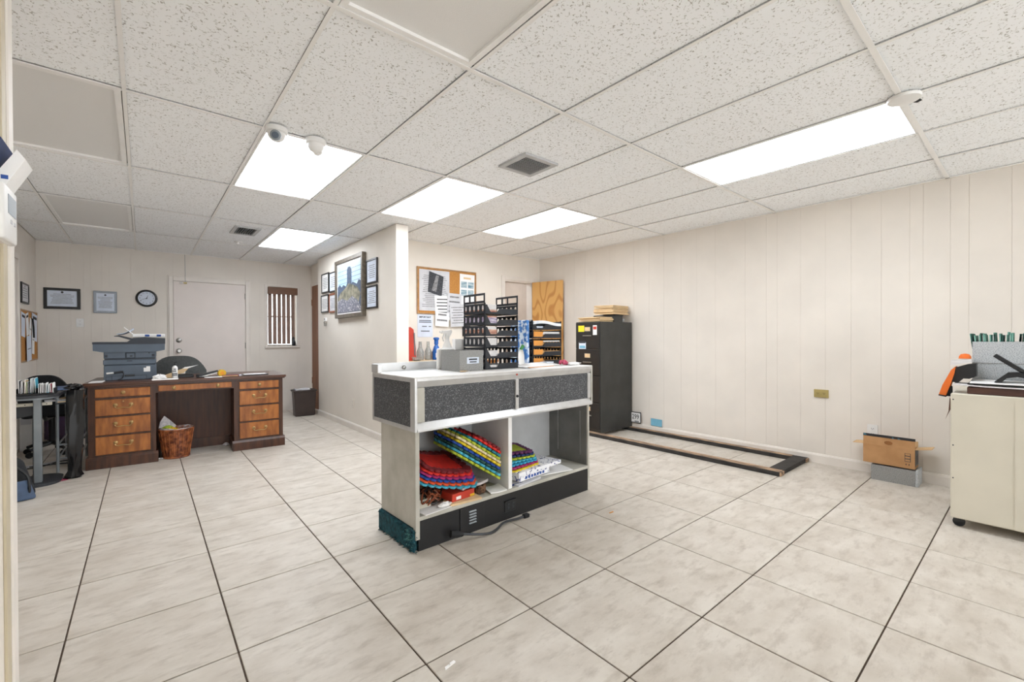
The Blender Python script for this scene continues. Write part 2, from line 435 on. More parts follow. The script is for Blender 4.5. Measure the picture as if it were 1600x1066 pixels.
def ceiling_light(r, c, on, label):
    xa, xb, ya, yb = KX[c]+0.0125, KX[c+1]-0.0125, MY[r]+0.0125, MY[r+1]-0.0125
    t = thing('ceiling_light', label, 'ceiling light', ((xa+xb)/2, (ya+yb)/2, ZC), 0, 'lit ceiling light panels' if on else 'unlit ceiling light panels')
    hx, hy = (xb-xa)/2, (yb-ya)/2; f = 0.012 if on else 0.026
    m = MB()
    for (a, b, p, q) in ((-hx, hx, -hy, -hy+f), (-hx, hx, hy-f, hy), (-hx, -hx+f, -hy+f, hy-f), (hx-f, hx, -hy+f, hy-f)):
        m.box(a, b, p, q, 0.0005, 0.05)
    m.build('frame', 'tee', t)
    B(-hx+f, hx-f, -hy+f, hy-f, 0.008 if on else 0.014, 0.02 if on else 0.026).build('lens', 'lens_on' if on else 'lens_off', t)
    return t
ceiling_light(4, 3, True, 'bright ceiling light panel with two domed cameras along its near edge')
ceiling_light(4, 5, True, 'bright ceiling light panel nearest the end of the partition wall')
ceiling_light(4, 7, True, 'bright ceiling light panel in front of the cork board wall')
ceiling_light(2, 7, True, 'bright ceiling light panel beside the round white disc near the right wall')
ceiling_light(6, 4, True, 'smallest bright ceiling light panel, above the far office')
ceiling_light(2, 3, False, 'unlit framed ceiling light panel nearest, cut by the top of the picture')
ceiling_light(4, 1, False, 'large unlit ceiling light panel at the upper left')
ceiling_light(6, 1, False, 'small unlit ceiling light panel near the far left corner')

# ------------------------------------------------------------------ walls
def plank_wall(parent, axis, at, nrm, spans, z0, z1, holes=(), t=0.002):
    """planks of wall panelling on a wall face; axis = running axis; holes (a,b,z0,z1)"""
    for (a, b) in spans:
        cuts = [(z0, z1)]
        for (ha, hb, hz0, hz1) in holes:
            if a < hb-1e-4 and b > ha+1e-4:
                nc = []
                for (p, q) in cuts:
                    if hz0 > p: nc.append((p, min(q, hz0)))
                    if hz1 < q: nc.append((max(p, hz1), q))
                cuts = nc
        for (p, q) in cuts:
            if q-p < 0.01: continue
            if axis == 'y': mm = B(at, at+nrm*t, a+0.0012, b-0.0012, p, q, 0.0007)
            else: mm = B(a+0.0012, b-0.0012, at, at+nrm*t, p, q, 0.0007)
            mm.build('plank', 'wall', parent)
def spans(edges): return list(zip(edges[:-1], edges[1:]))
wr = struct(B(XR+0.002, XR+0.1, YN, YB+0.1, -0.02, ZC+0.1).build('wall_right', 'wall'), 'long bare cream wall of painted panelling on the right', 'wall')
ed = [YN, -1.2, -0.6, -0.28, 0.127, 0.341, 0.441, 0.596, 0.676, 0.855, 1.062, 1.252, 1.45, 1.649, 1.75, 1.95, 2.26, 2.47, 2.66, 2.88, 3.08, 3.3, 3.68, 3.9, 4.1, 4.3, 4.5, 4.74, YB]
plank_wall(wr, 'y', XR+0.002, -1, spans(ed), 0.0, ZC)
bb = MB()
bb.prism([(XR, 0), (XR-0.012, 0), (XR-0.012, 0.07), (XR-0.006, 0.085), (XR, 0.088)], 'y', YN, YB)
struct(bb.build('baseboard_right', 'white_paint'), 'white baseboard along the right wall', 'baseboard')

# back wall with the doorway at its right end
DX0, DX1, DH = 4.07, 4.63, 2.02
wb = MB()
wb.box(2.2, DX0, YB, YB+0.12, -0.02, ZC+0.1); wb.box(DX1, XR+0.1, YB, YB+0.12, -0.02, ZC+0.1); wb.box(DX0, DX1, YB, YB+0.12, DH, ZC+0.1)
struct(wb.build('wall_back', 'wall_plain'), 'cream wall behind the counter with cork board and doorway', 'wall')
hw = MB(); hw.box(3.4, 4.9, YB+1.0, YB+1.1, 0, ZC); hw.box(4.70, 4.8, YB+0.12, YB+1.0, 0, ZC); hw.box(3.6, 3.7, YB+0.12, YB+1.0, 0, ZC); hw.box(3.4, 4.9, YB+0.12, YB+1.1, 2.25, 2.35)
struct(hw.build('wall_hall', 'hall_wall'), 'beige hall wall seen through the open doorway', 'wall')
hl = thing('hall_fill_light', 'added unseen square lamp brightening the hall beyond the open doorway', 'ceiling light', (4.2, YB+0.55, 2.25)); B(-0.2, 0.2, -0.2, 0.2, -0.03, 0.0, 0.004).build('frame', 'tee', hl); B(-0.18, 0.18, -0.18, 0.18, -0.034, -0.03).build('lens', 'lens_on', hl)  # lamp added out of view to brighten the hall
hf = struct(B(3.4, 4.9, YB+0.1, YB+1.1, -0.05, -0.001).build('floor_hall', 'floor_tile'), 'tile floor of the hall beyond the open doorway', 'floor')
tr = MB()
for (a, b, p, q) in ((DX0-0.058, DX0, 0, DH+0.058), (DX1, DX1+0.058, 0, DH+0.058), (DX0, DX1, DH, DH+0.058)): tr.box(a, b, YB-0.016, YB, p, q, 0.003)
for (a, b, p, q) in ((DX0, DX0+0.018, 0, DH), (DX1-0.018, DX1, 0, DH), (DX0+0.018, DX1-0.018, DH-0.018, DH)): tr.box(a, b, YB, YB+0.12, p, q)
struct(tr.build('trim_1', 'white_paint'), 'white casing around the open doorway beside the cork board', 'trim')
ang = math.atan2(4.52-YB+0.02, 4.735-4.625)
d3 = struct(link('door_3', None, None, (4.618, YB-0.018, 0.0), (0, 0, ang)), 'open wood-grain door swung back against the right wall', 'door')
B(0.0, 0.535, -0.017, 0.017, 0.012, 2.015, 0.002).build('leaf', 'wood_door', d3)
m = MB().lathe([(0.012, 0.0), (0.012, 0.03), (0.026, 0.04), (0.028, 0.055), (0.018, 0.07)], (0.48, 0, 0), 14, 'y'); m.v = [(x, -y-0.017, z+1.0) for x, y, z in m.v]
m.build('knob', 'brass', d3, True)
B(0.02, 0.515, -0.0182, -0.017, 0.03, 2.0).build('veneer', 'wood_door', d3)

# partition
struct(MB().box(XP, 2.22, 4.40, 7.13, -0.02, ZC-0.001).build('wall_partition', 'wall_plain'), 'cream partition wall hung with framed certificates and a large picture', 'wall')
B0 = MB().prism([(XP, 0), (XP-0.012, 0), (XP-0.012, 0.06), (XP-0.006, 0.075), (XP, 0.078)], 'y', 4.40, 7.13)
struct(B0.build('baseboard_partition', 'white_paint'), 'cream baseboard along the foot of the partition', 'baseboard')
# recess beyond the partition with the brown door
rc = MB(); rc.box(2.2, 2.3, 7.13, YF+0.1, 2.09, ZC+0.05); rc.box(2.2, 2.3, 7.13, 7.16, 0, 2.09); rc.box(2.2, 2.3, 7.9, YF+0.1, 0, 2.09)
struct(rc.build('wall_recess', 'wall_plain'), 'narrow cream wall above the brown door beyond the partition', 'wall')
tr = MB(); tr.box(2.185, 2.2, 7.855, 7.9, 0, 2.09, 0.003); tr.box(2.185, 2.2, 7.16, 7.855, 2.045, 2.09, 0.003)
struct(tr.build('trim_2', 'white_paint'), 'white casing of the brown door beyond the partition', 'trim')
d2 = struct(link('door_2', None, None, (2.19, 7.5, 0)), 'narrow slice of a brown wooden door past the partition', 'door')
B(0.0, 0.035, -0.34, 0.353, 0.01, 2.042).build('leaf', 'brown_door', d2)
for z in (1.72, 0.42): B(-0.007, 0.0, 0.325, 0.353, z, z+0.1).build('hinge', 'brown_door', d2)

# far wall with white door and window
WX0, WX1, WZ0, WZ1 = 1.53, 1.975, 1.05, 2.01
FX0, FX1, FH = 0.34, 1.232, 2.0
wf = MB()
wf.box(-1.1, WX0, YF+0.002, YF+0.12, -0.02, ZC+0.1); wf.box(WX1, 2.32, YF+0.002, YF+0.12, -0.02, ZC+0.1)
wf.box(WX0, WX1, YF+0.002, YF+0.12, -0.02, WZ0); wf.box(WX0, WX1, YF+0.002, YF+0.12, WZ1, ZC+0.1)
wfo = struct(wf.build('wall_far', 'wall'), 'far cream wall of painted panelling with white door, clock and window', 'wall')
ed = [-1.0, -0.91, -0.798, -0.695, -0.572, -0.506, -0.402, -0.328, -0.115, 0.02, 0.14, 0.34, 0.5, 0.66, 0.8, 0.98, 1.1, 1.232, 1.42, 1.53, 1.68, 1.86, 1.975, 2.2]
plank_wall(wfo, 'x', YF+0.002, -1, spans(ed), 0.0, ZC, ((FX0, FX1, 0, FH), (WX0, WX1, WZ0, WZ1)))
d1 = struct(link('door_1', None, None, ((FX0+FX1)/2, YF, 0)), 'plain white door with deadbolt and knob on the far wall', 'door')
hwid = (FX1-FX0)/2
B(-hwid+0.004, hwid-0.004, -0.012, 0.004, 0.008, FH-0.004, 0.002).build('leaf', 'door_paint', d1)
tr = MB()
for (a, b, p, q) in ((-hwid-0.05, -hwid, 0, FH+0.062), (hwid, hwid+0.05, 0, FH+0.062), (-hwid, hwid, FH, FH+0.062)):
    tr.box(a, b, -0.022, 0, p, q, 0.004)
for (a, b, p, q) in ((-hwid-0.064, -hwid-0.05, 0, FH+0.076), (hwid+0.05, hwid+0.064, 0, FH+0.076), (-hwid-0.05, hwid+0.05, FH+0.062, FH+0.076)):
    tr.box(a, b, -0.012, 0, p, q, 0.002)
tr.build('casing', 'white_paint', d1)
def rose(z, k):
    mm = MB().lathe([(0.034, 0), (0.034, 0.006), (0.026, 0.012), (0.014, 0.014), (0.014, 0.02)] + ([(0.026, 0.035), (0.028, 0.05), (0.02, 0.06)] if k else [(0.008, 0.022)]), (0, 0, 0), 18, 'y')
    mm.v = [(x-hwid+0.062, -y-0.012, zz+z) for x, y, zz in mm.v]; return mm
rose(1.15, False).build('deadbolt', 'steel', d1, True); rose(1.0, True).build('knob', 'steel', d1, True)
for z in (0.25, 1.02, 1.78): MB().tube([(hwid-0.006, -0.016, z), (hwid-0.006, -0.016, z+0.09)], 0.006, 8).build('hinge', 'steel', d1)
cs = thing('door_sensor', 'small door contact with a wire running up above the white door', 'sensor', (0.46, YF-0.012, 1.965))
B(-0.045, -0.012, -0.02, 0, 0.0, 0.018, 0.002).build('magnet', 'steel', cs); B(0.0, 0.04, -0.02, -0.0, 0.0, 0.02, 0.002).build('switch', 'brass_plate', cs)
MB().tube([(0.02, -0.012, 0.02), (0.018, -0.016, 0.09), (0.02, -0.004, 0.12), (0.021, 0.006, 0.15), (0.018, 0.006, ZC-1.965-0.006)], 0.0025, 6).build('wire', 'grey_metal', cs)
# window
w1 = struct(link('window_1', None, None, ((WX0+WX1)/2, YF, WZ0)), 'small window with white frame in the far wall', 'window')
hx = (WX1-WX0)/2; hz = WZ1-WZ0
fm = MB()
for (a, b, p, q) in ((-hx, -hx+0.025, 0, hz), (hx-0.025, hx, 0, hz), (-hx+0.025, hx-0.025, 0, 0.025), (-hx+0.025, hx-0.025, hz-0.025, hz), (-hx+0.025, hx-0.025, hz/2-0.012, hz/2+0.012)):
    fm.box(a, b, 0.07, 0.10, p, q)
fm.build('frame', 'white_paint', w1)
B(-hx+0.025, hx-0.025, 0.083, 0.087, 0.025, hz-0.025).build('pane', 'glass', w1)
rv = MB(); rv.box(-hx-0.0, -hx+0.008, 0.0, 0.07, 0, hz); rv.box(hx-0.008, hx, 0.0, 0.07, 0, hz); rv.box(-hx+.008, hx-.008, 0, 0.07, hz-0.008, hz)
rv.build('reveal', 'white_paint', w1)
B(-hx-0.035, hx+0.035, -0.03, 0.07, -0.03, 0.0, 0.004).build('sill', 'white_paint', w1)
for (a, b, p, q) in ((-hx-0.03, -hx, 0, hz+0.03), (hx, hx+0.03, 0, hz+0.03), (-hx, hx, hz, hz+0.03)): B(a, b, -0.008, 0, p, q, 0.002).build('casing', 'white_paint', w1)
vb = thing('vertical_blind', 'brown vertical blind with a wide valance in the small window', 'blind', ((WX0+WX1)/2, YF-0.012, WZ0))
B(-hx+0.012, hx-0.004, -0.05, 0.02, hz-0.125, hz-0.012, 0.003).build('valance', 'blind_valance', vb)
for k in range(6):
    x = -hx+0.045+0.068*k
    mm = MB().grid(lambda u, v: (0.0275*(u*2-1), 0.005*(1-(u*2-1)**2), 0.03+v*(hz-0.15)), 6, 1)
    n = len(mm.v); mm.v += [(a, b+0.0015, c) for a, b, c in mm.v]; mm.f += [tuple(n+i for i in reversed(f)) for f in mm.f[:]]
    mm.build('slat', 'blind', vb, True, (x, 0.03, 0), (0, 0, R(-20 if k < 5 else 8)))
ob = thing('sill_figurine', 'small dark ornament standing on the window sill by the blind', 'ornament', (WX1-0.055, YF+0.0, WZ0))
MB().lathe([(0.02, 0), (0.028, 0.01), (0.03, 0.05), (0.02, 0.09), (0.012, 0.1), (0.018, 0.115), (0.017, 0.135), (0.006, 0.15)], (0, 0, 0), 14).build('body', 'black_plastic', ob, True)
MB().tube([(0.015, 0, 0.05), (0.0, -0.03, 0.08), (-0.012, -0.01, 0.12)], 0.007, 8).build('arm', 'copier_dark', ob, True)

# left wall, stub wall beside the camera
wl = struct(B(XL-0.1, XL-0.002, 1.62, YF+0.12, -0.02, ZC+0.1).build('wall_left', 'wall'), 'left cream panelled wall of the far office', 'wall')
plank_wall(wl, 'y', XL-0.002, 1, spans([1.62, 3.0, 4.2, 5.0, 5.6, 5.96, 6.86, 7.0, 7.12, 7.3, 7.42, 7.62, 7.74, YF]), 0, ZC, ((5.96, 6.86, 0, 2.06),))
d4 = struct(link('door_4', None, None, (XL, 6.41, 0)), 'edge-on white door with casing on the left wall', 'door')
B(-0.004, 0.012, -0.39, 0.39, 0.01, 2.0, 0.002).build('leaf', 'white_paint', d4)
tr = MB(); tr.box(0, 0.022, 0.39, 0.45, 0, 2.06, 0.003); tr.box(0, 0.022, -0.45, -0.39, 0, 2.06, 0.003); tr.box(0, 0.022, -0.39, 0.39, 2.0, 2.06, 0.003)
tr.build('casing', 'white_paint', d4)
XS = -0.25
struct(B(-1.15, XS, YN, 1.62, -0.02, ZC+0.1).build('wall_near', 'wall_plain'), 'end of the near wall along the left edge of the picture', 'wall')
tr = MB(); tr.box(XS, XS+0.006, 1.535, 1.572, 0, ZC-0.004, 0.001); 
struct(tr.build('trim_3', 'cream_trim'), 'tan strip of the corner trim at the left edge', 'trim')
struct(B(XS, XS+0.010, 1.574, 1.624, 0, ZC-0.004, 0.003).build('trim_4', 'white_paint'), 'white corner trim at the left edge of the picture', 'trim')
# unseen shop front added behind the camera: open bays let daylight in
sf = MB()
for x in (XS, 1.0, 2.25, 3.5, XR-0.06): sf.box(x, x+0.06, YN-0.05, YN, 0, ZC)
sf.box(XS, XR, YN-0.05, YN, 0, 0.25); sf.box(XS, XR, YN-0.05, YN, ZC-0.12, ZC+0.1)
struct(sf.build('daylight_opening', 'aluminium'), 'added unseen aluminium framed opening behind the viewer that lets daylight in', 'window')

# ------------------------------------------------------------------ display counter in the middle of the room
CW = 1.492; CA = R(1.7)
CO = Vector((1.13, 2.167, 0)); CM = Matrix.Translation(CO) @ Matrix.Rotation(CA, 4, 'Z')
def cw(x, y, z=0.0): return CM @ Vector((x, y, z))
ZT = 0.955
ct_ = thing('display_counter', 'grey metal display counter with speckled black panels and open shelf bays', 'counter', CO, CA)
pl = B(0, 0.018, 0.0, 0.42, 0.125, 0.66, 0.002).build('side_panel', 'case_grey', ct_)
B(-0.004, 0.022, -0.006, 0.02, 0.068, 0.66, 0.002).build('corner_post', 'case_grey', ct_)
cp = MB().box(-0.016, -0.0005, 0.0, 0.43, 0.002, 0.122, 0.006); cp.box(0.0, 0.016, 0.02, 0.43, 0.002, 0.122)
carpet = cp.build('carpet_skirt', 'carpet_teal', ct_); carpet['label'] = 'ragged teal carpet strip round the foot'
fz = MB()
for k in range(150):
    y = random.uniform(-0.01, 0.43); z = random.choice([random.uniform(0.0, 0.012), random.uniform(0.105, 0.128), random.uniform(0.01, 0.12)])
    if k % 3 == 0: y = random.uniform(-0.012, 0.03); z = random.uniform(0.005, 0.115)
    x = -0.016; d = Vector((random.uniform(-0.020, -0.006), random.uniform(-0.016, 0.016), random.uniform(-0.012, 0.016)))
    if y < 0.02 and k % 2: x = random.uniform(-0.016, 0.0); d = Vector((random.uniform(-.01, .01), random.uniform(-0.014, -0.004), random.uniform(-.01, .012)))
    p = Vector((x, y, z)); q = p+d; q.z = max(q.z, 0.001)
    fz.add([p+Vector((0, -0.003, 0)), p+Vector((0, 0.003, 0)), p+Vector((0, 0, 0.005)), q], [(0, 1, 2), (0, 3, 1), (1, 3, 2), (2, 3, 0)])
f_ = fz.build('carpet_fringe', 'carpet_teal', carpet); f_['kind'] = 'stuff'
mat('carpet_frayed', (104, 164, 162), rough=1.0, var=0.3, scale=60)
fz = MB()
for k in range(70):
    p = Vector((-0.017, random.gauss(0.045, 0.022), min(0.115, max(0.012, random.gauss(0.075, 0.024))))); q = p+Vector((random.uniform(-0.010, -0.004), random.uniform(-0.012, 0.012), random.uniform(-0.012, 0.012)))
    fz.add([p+Vector((0, -0.0025, 0)), p+Vector((0, 0.0025, 0)), p+Vector((0, 0, 0.004)), q], [(0, 1, 2), (0, 3, 1), (1, 3, 2), (2, 3, 0)])
f_ = fz.build('frayed_tufts', 'carpet_frayed', carpet); f_['kind'] = 'stuff'
B(CW-0.018, CW, 0.0, 0.42, 0.0, 0.66, 0.002).build('side_panel', 'case_grey', ct_)
sidein = B(CW-0.022, CW-0.018, 0.012, 0.40, 0.192, 0.655).build('side_lining', 'case_metal', ct_)
for y in (0.07, 0.30):
    B(CW-0.026, CW-0.022, y-0.004, y+0.004, 0.26, 0.60).build('shelf_track', 'steel', sidein)
B(0.018, CW-0.018, 0.40, 0.42, 0.172, 0.66).build('back_panel', 'case_inside', ct_)
B(0.018, CW-0.018, -0.004, 0.40, 0.168, 0.19, 0.002).build('shelf', 'case_grey', ct_)
B(0.672, 0.704, 0.004, 0.40, 0.19, 0.66, 0.002).build('divider', 'white_plastic', ct_)
k_ = B(0.018, CW-0.018, 0.004, 0.03, 0.0, 0.168).build('kick_plate', 'kick_black', ct_)
B(0.29, 0.465, -0.003, 0.004, 0.006, 0.160, 0.001).build('access_cover', 'kick_black', k_)
for q in range(5):
    z = 0.057+0.017*q
    MB().prism([(0.0, z), (-0.009, z+0.001), (-0.009, z+0.004), (0, z+0.011)], 'x', 0.353, 0.405).build('louvre', 'grey_metal', k_)
soc = B(0.635, 0.725, -0.003, 0.004, 0.050, 0.118, 0.002).build('socket_plate', 'black_plastic', k_)
for dx in (0.654, 0.694):
    for dz in (0.068, 0.092): B(dx, dx+0.018, -0.006, -0.003, dz, dz+0.014, 0.001).build('socket', 'dark_metal', k_)
B(0.632, 0.728, -0.012, 0.004, 0.118, 0.124).build('socket_lip', 'black_plastic', k_)
# upper case
UX0, UX1, UY0, UY1, UZ0 = -0.018, CW+0.004, -0.028, 0.50, 0.66
B(UX0+0.014, UX1-0.014, UY0+0.018, UY1, UZ0+0.022, ZT-0.006).build('case_body', 'case_metal', ct_)
B(UX0, UX1, UY0, UY1, ZT-0.006, ZT, 0.002).build('top', 'white_plastic', ct_)
lf = MB()   # left end frame
lf.box(UX0, UX0+0.014, UY0, UY0+0.05, UZ0, ZT-0.006); lf.box(UX0, UX0+0.014, UY1-0.016, UY1, UZ0, ZT-0.006)
lf.box(UX0, UX0+0.014, UY0+0.05, UY1-0.016, UZ0, UZ0+0.022); lf.box(UX0, UX0+0.014, UY0+0.05, UY1-0.016, ZT-0.028, ZT-0.006)
lf.build('end_frame', 'aluminium', ct_)
B(UX0+0.004, UX0+0.014, UY0+0.05, UY1-0.016, UZ0+0.022, ZT-0.028).build('end_panel', 'laminate', ct_)
rf = MB(); rf.box(UX1-0.014, UX1, UY0, UY1, UZ0, ZT-0.006); rf.build('end_panel', 'case_grey', ct_)
lr = MB()   # sloping ledge under the panels, rail above
lr.prism([(UY0-0.006, UZ0), (UY0-0.006, UZ0+0.010), (UY0+0.016, UZ0+0.048), (UY0+0.03, UZ0+0.048), (UY0+0.03, UZ0)], 'x', UX0+0.014, UX1-0.014)
lr.build('lower_rail', 'aluminium', ct_)
ur = MB(); ur.prism([(UY0-0.002, ZT-0.006), (UY0-0.002, ZT-0.022), (UY0+0.014, ZT-0.056), (UY0+0.03, ZT-0.056), (UY0+0.03, ZT-0.006)], 'x', UX0+0.014, UX1-0.014)
ur.build('upper_rail', 'aluminium', ct_)
B(UX0+0.014, 0.045, UY0+0.004, UY0+0.03, UZ0+0.05, ZT-0.058, 0.002).build('front_post', 'case_grey', ct_)
B(UX1-0.05, UX1-0.014, UY0+0.004, UY0+0.03, UZ0+0.05, ZT-0.058, 0.002).build('front_post', 'aluminium', ct_)
B(0.712, 0.738, UY0+0.002, UY0+0.03, UZ0+0.048, ZT-0.056, 0.002).build('mullion', 'aluminium', ct_)
p1 = B(0.045, 0.712, UY0+0.014, UY0+0.024, UZ0+0.048, ZT-0.056).build('front_panel', 'laminate', ct_)
p2 = B(0.738, UX1-0.05, UY0+0.014, UY0+0.024, UZ0+0.048, ZT-0.056).build('front_panel', 'laminate', ct_)
m = MB().lathe([(0.009, 0), (0.009, 0.006), (0.006, 0.01)], (0, 0, 0), 12, 'y'); m.v = [(x+0.722, UY0+0.002-y, z+0.79) for x, y, z in m.v]
m.build('lock', 'black_plastic', ct_, True)
m = MB().lathe([(0.006, 0), (0.006, 0.004)], (0, 0, 0), 10, 'y'); m.v = [(x+0.716, UY0-0.002-y, z+0.93) for x, y, z in m.v]
m.build('rivet', 'red_plastic', ct_, True)
rl = MB(); rl.box(UX0, 0.46, UY1-0.014, UY1, ZT, ZT+0.055, 0.002); rl.box(UX0, 0.46, UY1-0.07, UY1-0.014, ZT, ZT+0.004); rl.box(UX0-0.006, UX0+0.02, UY1-0.09, UY1, ZT, ZT+0.052, 0.002)
rl.build('back_lip', 'aluminium', ct_)
m = MB().lathe([(0.013, 0), (0.013, 0.008), (0.007, 0.012)], (0, 0, 0), 14, 'y'); m.v = [(x+0.19, UY1-0.0145-y, z+ZT+0.022) for x, y, z in m.v]
m.build('lip_screw', 'steel', ct_, True)

# extension cord in front of the kick plate
ec = thing('extension_lead', 'black power cord with plug lying along the counter kick plate', 'cord', cw(0.25, -0.06))
ecM = CM.inverted() if False else None
pts = []
for (x, y, z) in [(0.245, -0.045, 0.045), (0.30, -0.062, 0.034), (0.37, -0.085, 0.020), (0.44, -0.095, 0.010), (0.50, -0.085, 0.012), (0.56, -0.062, 0.020), (0.62, -0.048, 0.016), (0.70, -0.05, 0.010), (0.745, -0.055, 0.012)]:
    pts.append(cw(x, y, z) - cw(0.25, -0.06))
def smooth_path(p, n=6):
    out = []
    for i in range(len(p)-1):
        a, b, c, d = p[max(i-1, 0)], p[i], p[i+1], p[min(i+2, len(p)-1)]
        for k in range(n):
            t = k/n; out.append(0.5*((2*b)+(c-a)*t+(2*a-5*b+4*c-d)*t*t+(3*b-a-3*c+d)*t*t*t))
    out.append(p[-1]); return out
MB().tube(smooth_path(pts), 0.0075, 8).build('cable', 'dark_metal', ec, True)
q0 = pts[0]; dv = (pts[1]-pts[0]).normalized()
MB().tube([q0-dv*0.045, q0-dv*0.01, q0+dv*0.03], [0.022, 0.022, 0.012], 12).build('connector', 'black_rubber', ec, True)
q1 = pts[-1]
pb = MB().box(-0.0, 0.045, -0.015, 0.015, -0.011, 0.013, 0.004); pb.v = [tuple(Vector(v)+q1) for v in pb.v]; pb.build('plug', 'black_rubber', ec)
pp = MB()
for a in (-0.007, 0.005): pp.box(0.045, 0.062, a, a+0.003, -0.003, 0.004)
pp.v = [tuple(Vector(v)+q1) for v in pp.v]; pp.build('prongs', 'steel', ec)

# ------------------------------------------------------------------ letter tray stacks on the counter
def tray_stack(name, label, loc, rz, W, D, levels, dz, nf, ns, contents, rails=True, cards=None, lean=0.0):
    t = thing(name, label, 'letter trays', loc, rz)
    th = 0.004
    for k in range(levels):
        z = k*dz+0.002; ox = 0.0
        m = MB(); m.box(0, W, 0, D, z, z+0.004)
        hh = dz-0.006
        m.slotwall(0, D, z+0.004, z+hh, th, ns, 0.0115, 0.012, 'x', 0.0)
        m.slotwall(0, D, z+0.004, z+hh, th, ns, 0.0115, 0.012, 'x', W-th)
        m.slotwall(th, W-th, z+0.004, z+hh, th, nf, 0.0085, 0.010, 'y', D-th)
        # front lip with a dip at the left for the papers
        c = W*0.36
        m.prism([(th, z+0.004), (W-th, z+0.004), (W-th, z+hh*0.55), (c+0.022, z+hh*0.55), (c, z+hh*0.18), (0.05, z+hh*0.18), (0.02, z+hh*0.9), (th, z+hh*0.9)][::-1], 'y', 0, th)
        m.box(0, W, 0, 0.005, z+hh, z+dz-0.001) if rails and k < levels-1 and k % 1 == 0 and False else None
        for (px, py) in ((0, 0), (W-0.009, 0), (0, D-0.009), (W-0.009, D-0.009)): m.box(px, px+0.009, py, py+0.009, z, z+dz-0.002)
        tr_ = m.build('tray', 'black_tray', t)
        for (mt_, x0, x1, z0, z1) in contents.get(k, ()):
            mm = MB().box(x0*W, x1*W, 0.012, D-0.014, z+0.0045+z0, z+0.0045+z1)
            mm.build('papers', mt_, tr_)
        if cards and k in cards:
            mm = MB().prism([(0.012, z+0.012), (W*0.30, z+0.012), (W*0.36, z+hh*0.8), (0.012, z+hh*0.85)], 'y', -0.003, -0.0005); mm.build('label_card', 'orange_card', tr_)
    return t
rnd = random.Random(3)
mat('stack_red', (150, 70, 50), rough=0.8, rgb2=(220, 190, 170), scale=70, stretch=(.3, .3, 4))
mat('stack_purple', (120, 96, 140), rough=0.8, rgb2=(220, 215, 225), scale=60, stretch=(.3, .3, 4))
mat('stack_white', (228, 226, 224), rough=0.8, rgb2=(196, 194, 196), scale=80, stretch=(.2, .2, 6))
mat('stack_tan', (206, 164, 116), rough=0.8, rgb2=(186, 140, 92), scale=60, stretch=(4, .3, .3))
c1_old = {0: [('stack_white', .06, .55, 0, .022), ('paper_grey', .6, .92, 0, .018)], 1: [('stack_white', .05, .5, 0, .034), ('paper_blue', .52, .93, 0, .012)],
      2: [('stack_white', .05, .42, 0, .04), ('stack_white', .43, .94, 0, .014)], 3: [('stack_red', .05, .45, 0, .034), ('stack_white', .2, .9, .034, .038)],
      4: [('stack_purple', .05, .45, 0, .03), ('stack_red', .06, .44, .03, .044)], 5: [('stack_red', .05, .5, 0, .022), ('stack_white', .05, .42, .022, .056)]}
c1 = {0: [('stack_white', .0155, .55, 0, .022), ('paper_grey', .6, .92, 0, .018)], 1: [('stack_white', .0155, .40, 0, .046), ('paper_blue', .42, .93, 0, .012)],
      2: [('stack_white', .0155, .38, 0, .056), ('stack_white', .42, .94, 0, .014)], 3: [('stack_red', .0155, .38, 0, .040), ('stack_white', .0155, .37, .040, .056)],
      4: [('stack_purple', .0155, .38, 0, .046), ('stack_red', .06, .37, .046, .056)], 5: [('stack_red', .0155, .38, 0, .024), ('stack_white', .0155, .37, .024, .060)]}
zs = ZT
ts1 = tray_stack('letter_tray_stack', 'tall black stack of slotted letter trays beside the grey speckled box', (1.736, 2.353, zs), R(0.6), 0.293, 0.245, 6, 0.0742, 9, 5, c1)
for (x, nm) in ((0.0, 0), (0.289, 1)):   # raised side panels on the top tray
    m = MB(); z0 = 6*0.0742
    D_ = 0.245; a, b = (0.0, D_)
    for (y0, y1, za, zb) in ((a, b, z0-.002, z0+0.014), (a, b, z0+0.050, z0+0.064), (a, 0.012, z0+.01, z0+.052), (b-0.012, b, z0+.01, z0+.052), (0.105, 0.118, z0+.01, z0+.052), (0.165, 0.180, z0+.01, z0+.052)):
        m.box(x, x+0.004, y0, y1, za, zb)
    m.build('top_rail', 'black_tray', ts1)
c2 = {0: [('stack_tan', .05, .95, 0, .03)], 1: [('stack_tan', .05, .95, 0, .034)], 2: [('stack_tan', .05, .95, 0, .03), ('stack_white', .02, .97, .036, .046)],
      3: [('stack_tan', .05, .95, 0, .026), ('stack_white', .3, .96, .026, .046)], 4: [('paper_blue', .03, .96, 0, .02)]}
p2_ = cw(1.135, 0.255, ZT)
ts2 = tray_stack('letter_tray_stack', 'shorter black tray stack with orange cards at the counter end', p2_, R(1.0), 0.322, 0.235, 5, 0.0685, 11, 7, c2, cards=(0, 1, 2, 3))
m = MB().grid(lambda u, v: (0.008+0.306*u, -0.004+0.23*v, 5*0.0685-0.008+0.010*math.sin(u*5)*(1-v*.5)), 14, 4, 0.022)
mat('wrapped_paper', (206, 214, 230), rough=0.35, rgb2=(236, 236, 228), scale=12)
m.build('papers', 'wrapped_paper', ts2)
m = MB(); m.box(0, 0.004, 0, 0.235, 5*0.0685, 5*0.0685+0.004); m.box(0, 0.004, 0, 0.01, 5*.0685-0.03, 5*0.0685); m.build('top_rail', 'black_tray', ts2)
bf = thing('blue_folder', 'blue printed packet tucked against the side of the shorter tray stack', 'packet', cw(1.090, 0.27, ZT))
mat('blue_pack', (60, 120, 190), rough=0.4, rgb2=(220, 230, 240), scale=22, lo=.45, hi=.55)
B(0, 0.036, 0.0, 0.2, 0.0, 0.02, 0.003).build('bundle', 'stack_white', bf)
